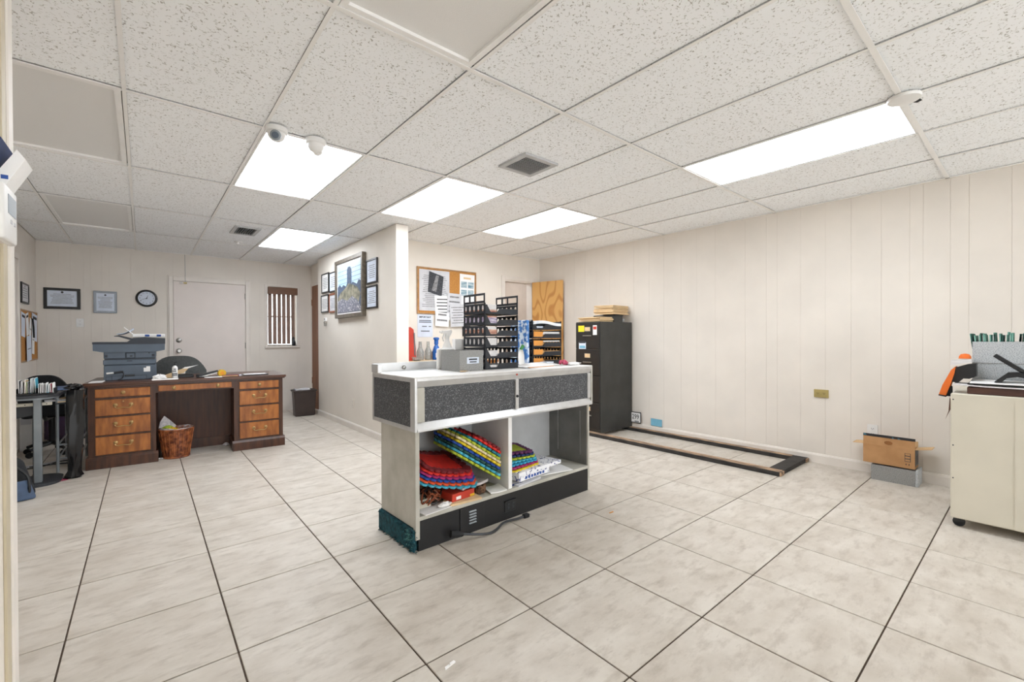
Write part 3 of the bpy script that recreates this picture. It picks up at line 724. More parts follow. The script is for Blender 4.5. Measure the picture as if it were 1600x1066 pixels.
B(0.004, 0.034, 0.005, 0.195, 0.02, 0.345, 0.003).build('cover', 'blue_pack', bf)

# speckled grey box with a label
gb = thing('storage_box', 'grey speckled lidless box with a small white label on the counter', 'box', (1.519, 2.322, ZT), R(2.0))
m = MB()
for (a, b, p, q) in ((0, 0.185, 0, 0.003), (0, 0.185, 0.207, 0.210), (0, 0.003, 0.003, 0.207), (0.182, 0.185, 0.003, 0.207)): m.box(a, b, p, q, 0, 0.132)
m.box(0.003, 0.182, 0.003, 0.227, 0, 0.003); m.build('body', 'grey_fleck', gb)
lb = B(0.055, 0.150, -0.0012, 0, 0.048, 0.088).build('label', 'paper_blue', gb)
for (x, z, wd, h) in ((0.07, 0.07, 0.065, 0.010), (0.075, 0.055, 0.055, 0.007)): B(x, x+wd, -0.0018, -0.0012, z, z+h).build('print', 'print_dark', lb)
mb_ = MB()
for k in range(9): mb_.box(0.012+0.018*k, 0.024+0.018*k, 0.006, 0.195, 0.003, 0.110+0.006*(k % 3))
mb_.build('cards', 'stack_white', gb)

# white spray bottle, white bin and white carton behind the grey box
sb = thing('spray_bottle', 'white spray bottle with a trigger behind the grey box', 'bottle', cw(0.505, 0.455, ZT))
MB().lathe([(0.036, 0), (0.040, 0.006), (0.040, 0.11), (0.034, 0.15), (0.018, 0.185), (0.014, 0.205), (0.016, 0.21), (0.016, 0.225)], (0, 0, 0), 20).build('body', 'white_plastic', sb, True)
m = MB().prism([(-0.045, 0.245), (-0.045, 0.262), (0.03, 0.268), (0.036, 0.250), (0.018, 0.222), (-0.014, 0.222), (-0.016, 0.243)], 'y', -0.011, 0.011); m.build('trigger_head', 'white_plastic', sb)
MB().tube([(-0.02, 0, 0.243), (-0.034, 0, 0.215), (-0.026, 0, 0.19)], 0.006, 8).build('trigger', 'white_plastic', sb, True)
MB().tube([(-0.045, 0, 0.253), (-0.058, 0, 0.253)], 0.008, 10).build('nozzle', 'white_plastic', sb, True)
wbn = thing('white_bin', 'white rounded plastic bin tucked behind the grey box', 'bin', cw(0.44, 0.400, ZT))
m = MB().box(-0.052, 0.085, -0.014, 0.014, 0, 0.142, 0.012, 3); m.build('body', 'white_plastic', wbn, True)
wcn = thing('white_carton', 'small white carton standing against the left side of the tall trays', 'carton', cw(0.605, 0.462, ZT))
B(-0.04, 0.04, -0.02, 0.02, 0, 0.205, 0.002).build('body', 'paper', wcn); B(-0.038, 0.038, -0.021, -0.02, 0.12, 0.13).build('print', 'print_grey', wcn)

# loose things on the counter top
def sheet(name, label, cat, mt, c, wx, wy, rz, th=0.0012, curl=0.0, group=None, fold=0.0):
    t = MB().grid(lambda u, v: ((u-.5)*wx, (v-.5)*wy, th+curl*(abs(2*u-1)**2)*(0.4+0.6*v)), 8, 4, th).build(name, mt, None, False, c, (0, 0, rz))
    return tag(t, label, cat, group)
sheet('paper_sheet', 'white paper lying along the front edge of the counter top', 'paper', 'paper', cw(0.62, 0.055, ZT), 0.42, 0.13, CA+R(1))
sheet('paper_sheet', 'white sheet overhanging the right front of the counter top', 'paper', 'paper', cw(1.12, 0.06, ZT), 0.33, 0.15, CA+R(-2))
pkt = thing('padded_envelope', 'white padded envelope lying before the shorter tray stack', 'envelope', cw(1.10, 0.165, ZT+0.0012), CA+R(3))
MB().grid(lambda u, v: ((u-.5)*0.40, (v-.5)*0.13, 0.004+0.026*math.sin(math.pi*u)**0.5*math.sin(math.pi*v)**0.5+0.0), 16, 8, 0.0).build('body', 'paper', pkt, True)
B(-0.16, 0.10, -0.072, -0.05, 0.0, 0.004).build('orange_edge', 'orange_card', pkt)
B(0.05, 0.13, -0.045, 0.02, 0.024, 0.0315, 0.001).build('label', 'paper_blue', pkt)
rb = thing('pink_ribbon', 'pink crumpled ribbon beside the padded envelope', 'ribbon', cw(1.36, 0.15, ZT))
mat('pink', (206, 80, 112), rough=0.6, var=0.2)
MB().tube(smooth_path([Vector(p) for p in ((-0.03, 0, 0.012), (-0.01, 0.015, 0.03), (0.012, 0.0, 0.018), (0.03, 0.02, 0.034), (0.04, -0.01, 0.012), (0.01, -0.02, 0.012), (-0.02, -0.015, 0.016))]), 0.010, 8).build('loop', 'pink', rb, True)
tis = thing('tissue', 'crumpled white tissue at the right end of the counter top', 'tissue', cw(1.43, 0.1, ZT))
def crumple(R0, h, seed, sx=1.0, sy=1.0, amp=0.35, n=14):
    r_ = random.Random(seed); m = MB(); prof = []
    rows = 7
    vs = []; fs = []
    for i in range(rows):
        t = i/(rows-1); rad = R0*math.sin(math.pi*(0.08+0.9*t)*0.98)**0.6; z = h*t
        for k in range(n):
            a = 2*math.pi*k/n; q = 1+r_.uniform(-amp, amp)
            vs.append((rad*q*math.cos(a)*sx, rad*q*math.sin(a)*sy, max(0.0, z*(1+r_.uniform(-.15, .15)) if i else 0)))
    for i in range(rows-1):
        for k in range(n): fs.append((i*n+k, i*n+(k+1) % n, (i+1)*n+(k+1) % n, (i+1)*n+k))
    fs.append(tuple(range(n-1, -1, -1))); fs.append(tuple((rows-1)*n+k for k in range(n)))
    return m.add(vs, fs)
crumple(0.035, 0.022, 5, 1.8, 1).build('body', 'paper', tis)
sp = thing('plastic_scoop', 'white plastic scoop leaning on the tall tray stack with a green tip', 'scoop', cw(0.945, 0.17, ZT))
m = MB().grid(lambda u, v: (0.030*(2*u-1)*math.sin(math.pi*(0.1+0.8*v))**0.8+0.02*v, 0.015*(1-(2*u-1)**2)+0.03*v, 0.002+0.135*v), 8, 10)
n_ = len(m.v); m.v += [(a, b+0.002, c) for a, b, c in m.v]; m.f += [tuple(n_+i for i in reversed(f)) for f in m.f[:]]
m.build('bowl', 'white_plastic', sp, True)
mat('green_leaf', (60, 140, 70), rough=0.5, var=0.2)
m = MB().prism([(0.004, 0.130), (0.03, 0.125), (0.055, 0.150), (0.03, 0.165)], 'y', 0.026, 0.030); m.build('tip', 'green_leaf', sp)
sh_ = thing('torn_paper_scraps', 'torn paper scraps lying left of the grey box', 'paper scraps', cw(0.40, 0.14, ZT))
for k in range(6):
    a = random.uniform(-.05, .06); b = random.uniform(-0.03, .03); r_ = random.uniform(.015, .032)
    MB().prism([(a-r_, b-r_*.5), (a+r_*.8, b-r_*.6), (a+r_*1.2, b+r_*.5), (a-r_*.5, b+r_*.6)], 'z', 0.001*k, 0.001*k+0.0008).build('scrap', random.choice(['paper', 'newsprint', 'manila']), sh_)

# ------------------------------------------------------------------ foam sheets and clutter in the counter bays
FOAM = dict(red=(214, 40, 30), dark_red=(120, 24, 32), teal=(40, 130, 150), lime=(176, 190, 50), cream=(228, 214, 170), yellow=(226, 200, 40),
            dark_green=(30, 80, 70), sky=(70, 170, 196), blue=(28, 72, 160), magenta=(170, 40, 110), orange=(226, 84, 40), purple=(96, 40, 90), cyan=(50, 160, 200), navy=(24, 48, 100), black=(26, 26, 28))
for k, v in FOAM.items(): mat('foam_'+k, v, rough=0.75, var=0.12, scale=40)
def foam_sheet(colour, edge, label, c, rot, wx=0.40, wy=0.27, th=0.011, wave=0.048, bend=0.0, group='scalloped foam sheets on the shelf'):
    """c is the centre in counter coordinates, rot euler"""
    nx = int(round(wx/wave)); ny = int(round(wy/wave)); out = []
    def scal(ax, n, p0, p1, nr):
        pts = []
        for k in range(n):
            for s_ in range(6):
                t = (k+s_/6)/n; bulge = abs(math.sin(math.pi*(s_/6)))**0.55*wave*0.42
                pts.append((p0[0]+(p1[0]-p0[0])*t+nr[0]*bulge, p0[1]+(p1[1]-p0[1])*t+nr[1]*bulge))
        return pts
    hx, hy = wx/2, wy/2
    out = scal(0, nx, (-hx, -hy), (hx, -hy), (0, -1)) + scal(1, ny, (hx, -hy), (hx, hy), (1, 0)) + scal(0, nx, (hx, hy), (-hx, hy), (0, 1)) + scal(1, ny, (-hx, hy), (-hx, -hy), (-1, 0))
    bz = lambda x: -bend*(2*x/wx)**2
    n = len(out); inner = [(p[0]*0.80, p[1]*0.72) for p in out]
    vs = [(p[0], p[1], bz(p[0])) for p in out] + [(p[0], p[1], bz(p[0])+th) for p in out] + [(p[0], p[1], bz(p[0])+th) for p in inner] + [(p[0], p[1], bz(p[0])) for p in inner]
    fs = []
    for i in range(n):
        j = (i+1) % n
        fs += [(i, j, n+j, n+i), (n+i, n+j, 2*n+j, 2*n+i), (i, 3*n+i, 3*n+j, j), (2*n+i, 2*n+j, 3*n+j, 3*n+i)]
    root = link('foam_sheet', None, None, cw(*c), (rot[0], rot[1], rot[2]+CA)); tag(root, label, 'foam sheet', group)
    MB().add(vs, fs).build('border', 'foam_'+colour, root)
    def pz(u, v):
        x = (u-.5)*wx*0.79; return (x, (v-.5)*wy*0.71, bz(x)+th*0.85)
    MB().grid(pz, 10, 3, th*0.7).build('centre', 'foam_'+edge, root)
    return root
# leaning pile: lower right end against the divider; thickness direction is up-left
tilt = R(33)
pile = [('lime', 'dark_green', 'lime green foam sheet at the bottom of the leaning pile'), ('sky', 'teal', 'sky blue scalloped foam sheet low in the leaning pile'),
        ('dark_green', 'black', 'dark green foam sheet low in the leaning pile'), ('blue', 'navy', 'blue foam sheet in the middle of the leaning pile'), ('yellow', 'black', 'yellow scalloped foam sheet in the middle of the leaning pile'),
        ('cream', 'yellow', 'cream scalloped foam sheet in the leaning pile'), ('lime', 'black', 'lime green foam sheet near the top of the leaning pile'),
        ('teal', 'dark_green', 'teal foam sheet second below the top red ones'), ('red', 'dark_red', 'bright red scalloped foam sheet near the top of the leaning pile'), ('dark_red', 'purple', 'dark red foam sheet on top of the leaning pile')]
for k, (c_, e_, lab) in enumerate(pile):
    off = 0.0175*k
    L = 0.40 if k < 4 else 0.37
    # position of the low right corner slides up the divider
    cx = 0.655 - 0.5*L*math.cos(tilt)-0.026
    cz = 0.287 + off/math.cos(tilt) + 0.5*L*math.sin(tilt)
    if k >= 6: L -= 0.05*(k-5); cx = 0.655-0.5*L*math.cos(tilt)-0.026; cz = 0.287+off/math.cos(tilt)+0.5*L*math.sin(tilt)
    foam_sheet(c_, e_, lab, (cx, 0.17-0.004*(k % 3), cz-0.02), (R(5), tilt, 0), L, 0.26, 0.0135)
flat = [('sky', 'orange', 'pale blue and orange foam sheet lowest in the drooping pile', 0.0), ('orange', 'blue', 'orange scalloped foam sheet in the drooping pile', 0.0), ('blue', 'navy', 'blue scalloped foam sheet in the drooping pile', 0.0),
        ('magenta', 'purple', 'magenta foam sheet in the drooping pile', 0.0), ('red', 'orange', 'red scalloped foam sheet in the upper drooping pile', 0.0), ('dark_red', 'red', 'dark red foam sheet topmost of the drooping pile', 0.0)]
for k, (c_, e_, lab, _) in enumerate(flat):
    foam_sheet(c_, e_, lab, (0.240-0.002*k, 0.16, 0.326+0.0175*k), (R(14), R(14), R(1.0*k)), 0.40-0.016*k, 0.26, 0.012, bend=-0.016)
# wires, book and papers under them
wt = thing('tangled_wires', 'tangle of orange and brown wires in the left shelf bay', 'wires', cw(0.150, 0.12, 0.191), CA)
mat('wire_brown', (150, 78, 44), rough=0.5, var=0.2); mat('wire_black', (34, 28, 26), rough=0.5, var=0.2)
for k in range(11):
    r_ = random.Random(k); p = []
    cx, cy = r_.uniform(-.05, .09), r_.uniform(-.06, .06)
    for q in range(7):
        a = q*1.1+k; p.append(Vector((cx+r_.uniform(.025, .06)*math.cos(a), cy+r_.uniform(.02, .05)*math.sin(a), 0.020+r_.uniform(0, 0.08))))
    MB().tube(smooth_path(p, 5), 0.0045, 6).build('wire', 'wire_brown' if k % 3 else 'wire_black', wt, True)
B(-0.075, 0.0, -0.03, 0.06, 0.0, 0.05, 0.002).build('adapter', 'cart_cream', wt)
for k in range(5): B(-0.055+0.010*k, -0.048+0.010*k, -0.0315, -0.03, 0.028, 0.04).build('terminal', 'print_black', wt)
rbk = thing('red_booklet', 'red paperback booklet lying under the foam sheets', 'booklet', cw(0.335, 0.06, 0.19+0.014), CA+R(4))
B(-0.085, 0.085, -0.03, 0.13, 0.0, 0.045, 0.001).build('pages', 'red_plastic', rbk); B(-0.055, -0.02, -0.0312, -0.03, 0.008, 0.026).build('print', 'paper', rbk)
B(0.05, 0.085, -0.0312, -0.03, 0.002, 0.016).build('flash', 'yellow', rbk)
ppk = thing('paper_wad', 'bent cream paper pad beneath the red booklet', 'paper pad', cw(0.34, 0.045, 0.19), CA+R(-6))
MB().grid(lambda u, v: ((u-.5)*0.21, (v-.5)*0.10, 0.0125), 6, 3, 0.0125).build('sheets', 'manila', ppk)
nwp = thing('folded_newspapers', 'folded newspapers wedged above the red booklet', 'newspapers', cw(0.43, 0.15, 0.19+0.062), CA+R(8))
MB().grid(lambda u, v: ((u-.5)*0.22, (v-.5)*0.2, 0.016+0.004*math.sin(7*u)), 10, 3, 0.016).build('pages', 'newsprint', nwp)
cb = thing('cord_bundle', 'brown twine bundle beside the red booklet', 'twine', cw(0.495, 0.075, 0.19), CA)
mat('twine', (120, 90, 66), rough=0.9, rgb2=(80, 56, 42), scale=60)
for k in range(6):
    r_ = random.Random(40+k)
    pts_ = [Vector((0.034*math.cos(a*1.05+k)*r_.uniform(.8, 1.1), 0.03*math.sin(a*1.05+k), 0.03+0.022*math.sin(a*2+k))) for a in range(7)]
    MB().tube(smooth_path(pts_, 5), 0.006, 6).build('strand', 'twine', cb, True)
sheet('paper_sheet', 'white papers lying in the left front corner of the shelf', 'paper', 'paper', cw(0.17, 0.05, 0.19), 0.24, 0.10, CA+R(5), 0.004)
sheet('paper_sheet', 'white papers on the shelf next to the divider', 'paper', 'paper', cw(0.60, 0.06, 0.19), 0.12, 0.12, CA+R(-10), 0.006, 0.01)
tis2 = thing('tissue', 'crumpled white tissue on the left shelf', 'tissue', cw(0.205, 0.03, 0.19+0.0045), CA); crumple(0.028, 0.022, 9, 1.6, .8).build('body', 'paper', tis2)
# right bay
pb_ = thing('printed_box', 'flat white box printed with small blue marks in the right bay', 'box', cw(0.93, 0.165, 0.19+0.016), CA+R(5))
mat('box_print', (236, 236, 240), rough=0.6, rgb2=(60, 70, 130), scale=55, lo=.60, hi=.66, detail=1)
B(-0.16, 0.16, -0.13, 0.13, 0.0, 0.034, 0.002).build('lower', 'box_print', pb_)
B(-0.165, 0.29, -0.135, 0.135, 0.036, 0.062, 0.002).build('lid', 'box_print', pb_)
for k in range(7): B(-0.10+0.03*k, -0.08+0.03*k, -0.1312, -0.13, 0.008, 0.026).build('print', 'print_blue', pb_)
for k, (c_, e_, lab) in enumerate((('yellow', 'lime', 'yellow scalloped foam sheet lowest on the printed box'), ('magenta', 'purple', 'magenta foam sheet in the short pile on the printed box'), ('cyan', 'sky', 'cyan foam sheet in the short pile on the printed box'),
        ('sky', 'teal', 'pale blue foam sheet in the short pile on the printed box'), ('lime', 'dark_green', 'lime foam sheet near the top of the short pile'), ('navy', 'black', 'navy foam sheet near the top of the short pile'), ('purple', 'lime', 'dark purple foam sheet on top of the short pile'))):
    foam_sheet(c_, e_, lab, (0.885-0.006*k, 0.185, 0.272+0.0185*k), (R(2), R(-1+0.5*k), R(7-3*k)), 0.26-0.008*k, 0.22, 0.012, 0.036, group='scalloped foam sheets in the right bay')
sheet('paper_sheet', 'white papers beside the printed box at the right of the shelf', 'paper', 'paper', cw(1.17, 0.11, 0.19), 0.30, 0.16, CA+R(-12), 0.004)
sheet('paper_sheet', 'loose paper sticking out below the printed box', 'paper', 'paper_grey', cw(0.86, 0.05, 0.19), 0.24, 0.09, CA+R(8), 0.010)
pen = thing('blue_pen', 'blue pen lying on the shelf right of the divider', 'pen', cw(0.775, 0.03, 0.19+0.006), CA+R(-6))
MB().tube([(-0.05, 0, 0), (0.035, 0, 0), (0.05, 0, 0)], [0.006, 0.006, 0.002], 8).build('barrel', 'foam_navy', pen, True)

# ------------------------------------------------------------------ executive desk in the far office
DO = Vector((-0.377, 5.439, 0)); DA = R(-3.5); DM = Matrix.Translation(DO) @ Matrix.Rotation(DA, 4, 'Z')
def dw(x, y, z=0.0): return DM @ Vector((x, y, z))
DT = 0.775
dk = thing('office_desk', 'brown wooden pedestal desk with brass pulls in the far office', 'desk', DO, DA)
tp = MB(); tp.box(-0.03, 1.59, -0.03, 0.76, DT-0.026, DT, 0.004); tp.box(-0.018, 1.578, -0.018, 0.748, DT-0.038, DT-0.026)
tp.build('top', 'wood_top', dk)
def bail(parent, x, z):
    p = link('handle', None, parent)
    MB().tube([(x-0.055, -0.026, z+0.01), (x-0.057, -0.03, z-0.006), (x-0.04, -0.034, z-0.016), (x, -0.036, z-0.012), (x+0.04, -0.034, z-0.016), (x+0.057, -0.03, z-0.006), (x+0.055, -0.026, z+0.01)], 0.0042, 8)
    m = MB().tube(smooth_path([Vector(q) for q in ((x-0.055, -0.026, z+0.01), (x-0.057, -0.03, z-0.006), (x-0.04, -0.034, z-0.016), (x, -0.036, z-0.012), (x+0.04, -0.034, z-0.016), (x+0.057, -0.03, z-0.006), (x+0.055, -0.026, z+0.01))], 4), 0.0042, 8)
    for s_ in (-0.055, 0.055):
        k = MB().lathe([(0.017, 0), (0.016, 0.003), (0.008, 0.006), (0.008, 0.016), (0.004, 0.02)], (0, 0, 0), 14, 'y'); m.add([(a+x+s_, -b-0.014, c+z+0.01) for a, b, c in k.v], k.f)
    return m
def knob(x, z, r=0.017):
    k = MB().lathe([(r, 0), (r*.95, 0.003), (r*.5, 0.006), (r*.5, 0.014), (r*.75, 0.02), (r*.4, 0.026)], (0, 0, 0), 16, 'y')
    m = MB(); m.add([(a+x, -b-0.014, c+z) for a, b, c in k.v], k.f); return m
def drawer(x0, x1, z0, z1, kind, keyhole=False):
    d = B(x0, x1, -0.014, 0.012, z0, z1, 0.004).build('drawer', 'wood_drawer', dk)
    e = MB(); e.box(x0-0.006, x1+0.006, -0.009, 0.0, z1, z1+0.007); e.box(x0-0.006, x1+0.006, -0.009, 0.0, z0-0.007, z0); e.box(x0-0.006, x0, -0.009, 0, z0, z1); e.box(x1, x1+0.006, -0.009, 0, z0, z1)
    e.build('moulding', 'wood_dark', d)
    xc = (x0+x1)/2; zc = (z0+z1)/2
    if kind == 'bail':
        x = xc; z = zc+0.01
        m = MB().tube(smooth_path([Vector(q) for q in ((x-0.055, -0.026, z+0.01), (x-0.057, -0.03, z-0.006), (x-0.04, -0.034, z-0.016), (x, -0.036, z-0.012), (x+0.04, -0.034, z-0.016), (x+0.057, -0.03, z-0.006), (x+0.055, -0.026, z+0.01))], 4), 0.0042, 8)
        for s_ in (-0.055, 0.055):
            k = MB().lathe([(0.017, 0), (0.016, 0.003), (0.008, 0.006), (0.008, 0.016), (0.004, 0.02)], (0, 0, 0), 14, 'y'); m.add([(a+x+s_, -b-0.014, c+z+0.01) for a, b, c in k.v], k.f)
        m.build('handle', 'brass', d, True)
        if keyhole: knob(xc, z1-0.02, 0.007).build('lock', 'brass', d, True)
    elif kind == 'knob': knob(xc, zc).build('knob', 'brass', d, True)
    else:
        for f in (0.2, 0.8): knob(x0+(x1-x0)*f, zc).build('knob', 'brass', d, True)
for (a, b) in ((0.0, 0.472), (1.105, 1.56)):
    p = MB(); p.box(a, b, 0.0, 0.73, 0.10, DT-0.038); p.build('pedestal', 'wood_dark', dk)
    q = MB(); q.prism([(-0.02, 0.0), (-0.02, 0.082), (-0.006, 0.104), (0.74, 0.104), (0.75, 0.082), (0.75, 0.0)], 'x', a-0.016, b+0.016); q.build('plinth', 'wood_dark', dk)
    x0, x1 = a+0.048, b-0.040
    drawer(x0, x1, 0.122, 0.283, 'bail'); drawer(x0, x1, 0.300, 0.456, 'bail'); drawer(x0, x1, 0.473, 0.618, 'bail', True); drawer(x0, x1, 0.640, 0.716, 'knob')
B(0.472, 1.105, 0.0, 0.70, 0.655, DT-0.038).build('apron', 'wood_dark', dk)
drawer(0.492, 1.085, 0.668, 0.722, 'two')
B(0.472, 1.105, 0.42, 0.44, 0.10, 0.655).build('modesty_panel', 'wood_panel', dk)
B(0.472, 1.105, 0.415, 0.45, 0.0, 0.10).build('kick_rail', 'wood_dark', dk)

# wicker waste basket
bk = thing('wicker_basket', 'brown wicker waste basket lined with newspaper under the desk', 'basket', dw(0.625, 0.10), DA)
m = MB(); n = 72; rows = 36; vs = []; fs = []
for i in range(rows+1):
    t = i/rows; r = 0.098+0.036*t
    for k in range(n):
        a = 2*math.pi*k/n; q = 0.0045 if ((k//2+i) % 2) else -0.002
        vs.append(((r+q)*math.cos(a), (r+q)*math.sin(a), 0.006+0.265*t))
for i in range(rows):
    for k in range(n): fs.append((i*n+k, i*n+(k+1) % n, (i+1)*n+(k+1) % n, (i+1)*n+k))
nn = len(vs); vs += [(x*0.93, y*0.93, z+0.004) for x, y, z in vs]; fs += [tuple(nn+i for i in reversed(f)) for f in fs[:]]
fs.append(tuple(range(n-1, -1, -1))); fs.append(tuple(nn+k for k in range(n)))
for k in range(n): fs.append((rows*n+k, rows*n+(k+1) % n, nn+rows*n+(k+1) % n, nn+rows*n+k))
m.add(vs, fs).build('woven_side', 'wicker', bk, True)
for z, r in ((0.004, 0.104), (0.276, 0.137)):
    MB().tube([((r)*math.cos(2*math.pi*k/32), r*math.sin(2*math.pi*k/32), z+0.004) for k in range(33)], 0.008, 8, False).build('rim', 'wicker', bk, True)
for k in range(22):
    a = 2*math.pi*k/22; MB().tube([(0.104*math.cos(a), 0.104*math.sin(a), 0.01), (0.140*math.cos(a), 0.140*math.sin(a), 0.272)], 0.0042, 6).build('stake', 'wicker', bk)
m = MB(); n = 16; rr = random.Random(4); vs = []; fs = []
hts = [0.12 if k in (6,) else (0.07 if k in (5, 7) else rr.uniform(0.005, 0.03)) for k in range(n)]
for i in range(4):
    for k in range(n):
        a = 2*math.pi*k/n; t = i/3; rad = 0.118-0.01*(i == 0) + 0.02*t; vs.append((rad*math.cos(a), rad*math.sin(a), 0.20+0.08*t*(1 if i < 3 else 1)+hts[k]*t))
for i in range(3):
    for k in range(n): fs.append((i*n+k, i*n+(k+1) % n, (i+1)*n+(k+1) % n, (i+1)*n+k))
nn = len(vs); vs += [(x*0.97, y*0.97, z) for x, y, z in vs]; fs += [tuple(nn+i for i in reversed(f)) for f in fs[:]]
m.add(vs, fs).build('newspaper_liner', 'newsprint', bk)
MB().lathe([(0.11, 0.16), (0.112, 0.21), (0.06, 0.245), (0.01, 0.25)], (0, 0, 0), 14).build('newspaper_fill', 'newsprint', bk)
wr_ = thing('fruit_peel', 'yellow and green peel lying on the newspaper in the basket', 'peel', dw(0.59, 0.06, 0.250), DA)
crumple(0.05, 0.05, 21, 1.1, .9).build('peel', 'yellow', wr_, True); m = crumple(0.03, 0.035, 23, 1.2, 1); m.v = [(x-0.03, y+0.01, z+0.035) for x, y, z in m.v]; m.build('green_end', 'lime', wr_, True)
ltr = thing('floor_litter', 'small white paper scraps on the floor left of the basket', 'litter', dw(0.50, 0.06))
for k in range(4):
    m = crumple(0.012, 0.012, 60+k); m.v = [(x+0.022*k-0.03, y+0.02*(k % 2), z) for x, y, z in m.v]; m.build('scrap', 'paper', ltr)
ltr = thing('floor_litter', 'crumpled paper on the floor by the right desk pedestal', 'litter', dw(1.05, 0.32))
crumple(0.03, 0.035, 71).build('scrap', 'newsprint', ltr)

# copier seen from its back
cq = thing('copier', 'slate grey office copier standing on the desk, seen from behind', 'copier', dw(0.085, 0.20, DT), R(-2))
W_ = 0.380
B(0, W_, 0, 0.42, 0.0, 0.145, 0.006).build('lower_body', 'copier', cq)
B(-0.004, W_-0.002, 0.004, 0.42, 0.149, 0.196, 0.004).build('middle_body', 'copier', cq)
B(0.004, W_-0.004, 0.012, 0.42, 0.196, 0.208).build('gap', 'copier_dark', cq)
B(0, W_, 0.0, 0.42, 0.208, 0.318, 0.006).build('upper_body', 'copier', cq)
B(0.0, W_, 0.002, 0.42, 0.145, 0.149).build('seam', 'copier_dark', cq)
m = MB(); m.prism([(-0.072, 0.285), (-0.072, 0.345), (0.452, 0.345), (0.452, 0.285), (0.385, 0.270), (-0.005, 0.270)][::-1], 'y', -0.02, 0.44); m.build('scanner', 'copier', cq)
m = MB(); m.prism([(-0.075, 0.345), (-0.075, 0.365), (0.168, 0.365), (0.215, 0.405), (0.30, 0.412), (0.455, 0.402), (0.455, 0.345)][::-1], 'y', -0.024, 0.40); m.build('document_feeder', 'copier_dark', cq)
m = MB(); m.prism([(0.075, 0.424), (0.11, 0.428), (0.20, 0.400), (0.215, 0.405), (0.21, 0.388), (0.185, 0.386), (0.11, 0.415), (0.075, 0.418)][::-1], 'y', 0.0, 0.30); m.build('feeder_tray', 'copier_dark', cq)
port = B(0.155, 0.228, -0.006, 0.0, 0.212, 0.264, 0.002).build('port_frame', 'copier_dark', cq)
B(0.163, 0.220, -0.008, -0.006, 0.216, 0.256, 0.002).build('port', 'copier', port); B(0.188, 0.206, -0.011, -0.008, 0.224, 0.236, 0.002).build('jack', 'black_plastic', port)
for x in (0.008, W_-0.028): B(x, x+0.02, -0.004, 0, 0.222, 0.248, 0.002).build('latch', 'copier_dark', cq)
B(0.325, 0.335, -0.002, 0, 0.252, 0.262).build('screw', 'black_plastic', cq)
B(0.165, 0.205, -0.003, 0.004, 0.180, 0.188).build('finger_notch', 'copier_dark', cq)
tr_ = MB()
for (a, b, p, q) in ((0.056, 0.312, 0.040, 0.044), (0.056, 0.06, 0.004, 0.04), (0.308, 0.312, 0.004, 0.04), (0.012, 0.056, 0.036, 0.04), (0.012, 0.016, 0.004, 0.036)): tr_.box(a, b, -0.003, 0, p, q)
tr_.build('tray_outline', 'copier_dark', cq)
B(0.15, 0.222, -0.004, 0, 0.034, 0.052, 0.004).build('tray_grip', 'black_plastic', cq)
B(0.288, 0.338, -0.0015, 0, 0.074, 0.112).build('sticker', 'paper', cq); B(0.308, 0.338, -0.0015, 0, 0.112, 0.126).build('sticker', 'paper', cq)
pc = thing('power_connector', 'white power plug with black cable hooked on the copier back', 'plug', dw(0.085, 0.20, DT) + Vector((0.02, -0.004, 0.0)), R(-2))
MB().tube([(0.0, -0.012, 0.070), (0.05, -0.012, 0.074)], 0.009, 10).build('plug', 'paper', pc, True); MB().tube([(0.052, -0.012, 0.074), (0.105, -0.012, 0.082), (0.118, -0.012, 0.080)], [0.008, 0.010, 0.011], 10).build('cable_end', 'dark_metal', pc, True)
MB().tube(smooth_path([Vector(q) for q in ((0.118, -0.012, 0.08), (0.122, -0.02, 0.05), (0.11, -0.02, 0.02), (0.08, -0.02, 0.008))]), 0.004, 6).build('cable', 'black_plastic', pc, True)
fz0 = dw(0.085, 0.20, DT)
rp_ = thing('paper_ream', 'open white paper ream with blue marks lying on the copier', 'paper ream', fz0+Vector((0.19, 0.06, 0.4125)), R(-2))
m = MB().box(0.015, 0.265, 0.0, 0.2, 0.0, 0.032, 0.004); m.build('wrapper', 'paper', rp_)
for x in (0.11, 0.20): B(x, x+0.035, -0.001, 0.002, 0.006, 0.026).build('print', 'print_blue', rp_)
m = MB().grid(lambda u, v: (-0.10+0.12*u, 0.2*v, 0.028+0.055*u*u*(1 if u < .95 else 1)+0.008*math.sin(4*v)), 8, 4, 0.002); m.build('loose_sheet', 'paper_blue', rp_)
m = MB().grid(lambda u, v: (-0.048+0.075*u, 0.03+0.15*v, 0.095-0.075*u+0.006*math.sin(5*v)), 6, 4, 0.002); m.build('loose_sheet', 'paper', rp_)
for (mt_, x, lab) in (('paper', 0.03, 'white papers peeking out left of the copier'),):
    sheet('paper_sheet', lab, 'paper', mt_, dw(x+0.02, 0.10, DT), 0.09, 0.2, DA, 0.006)

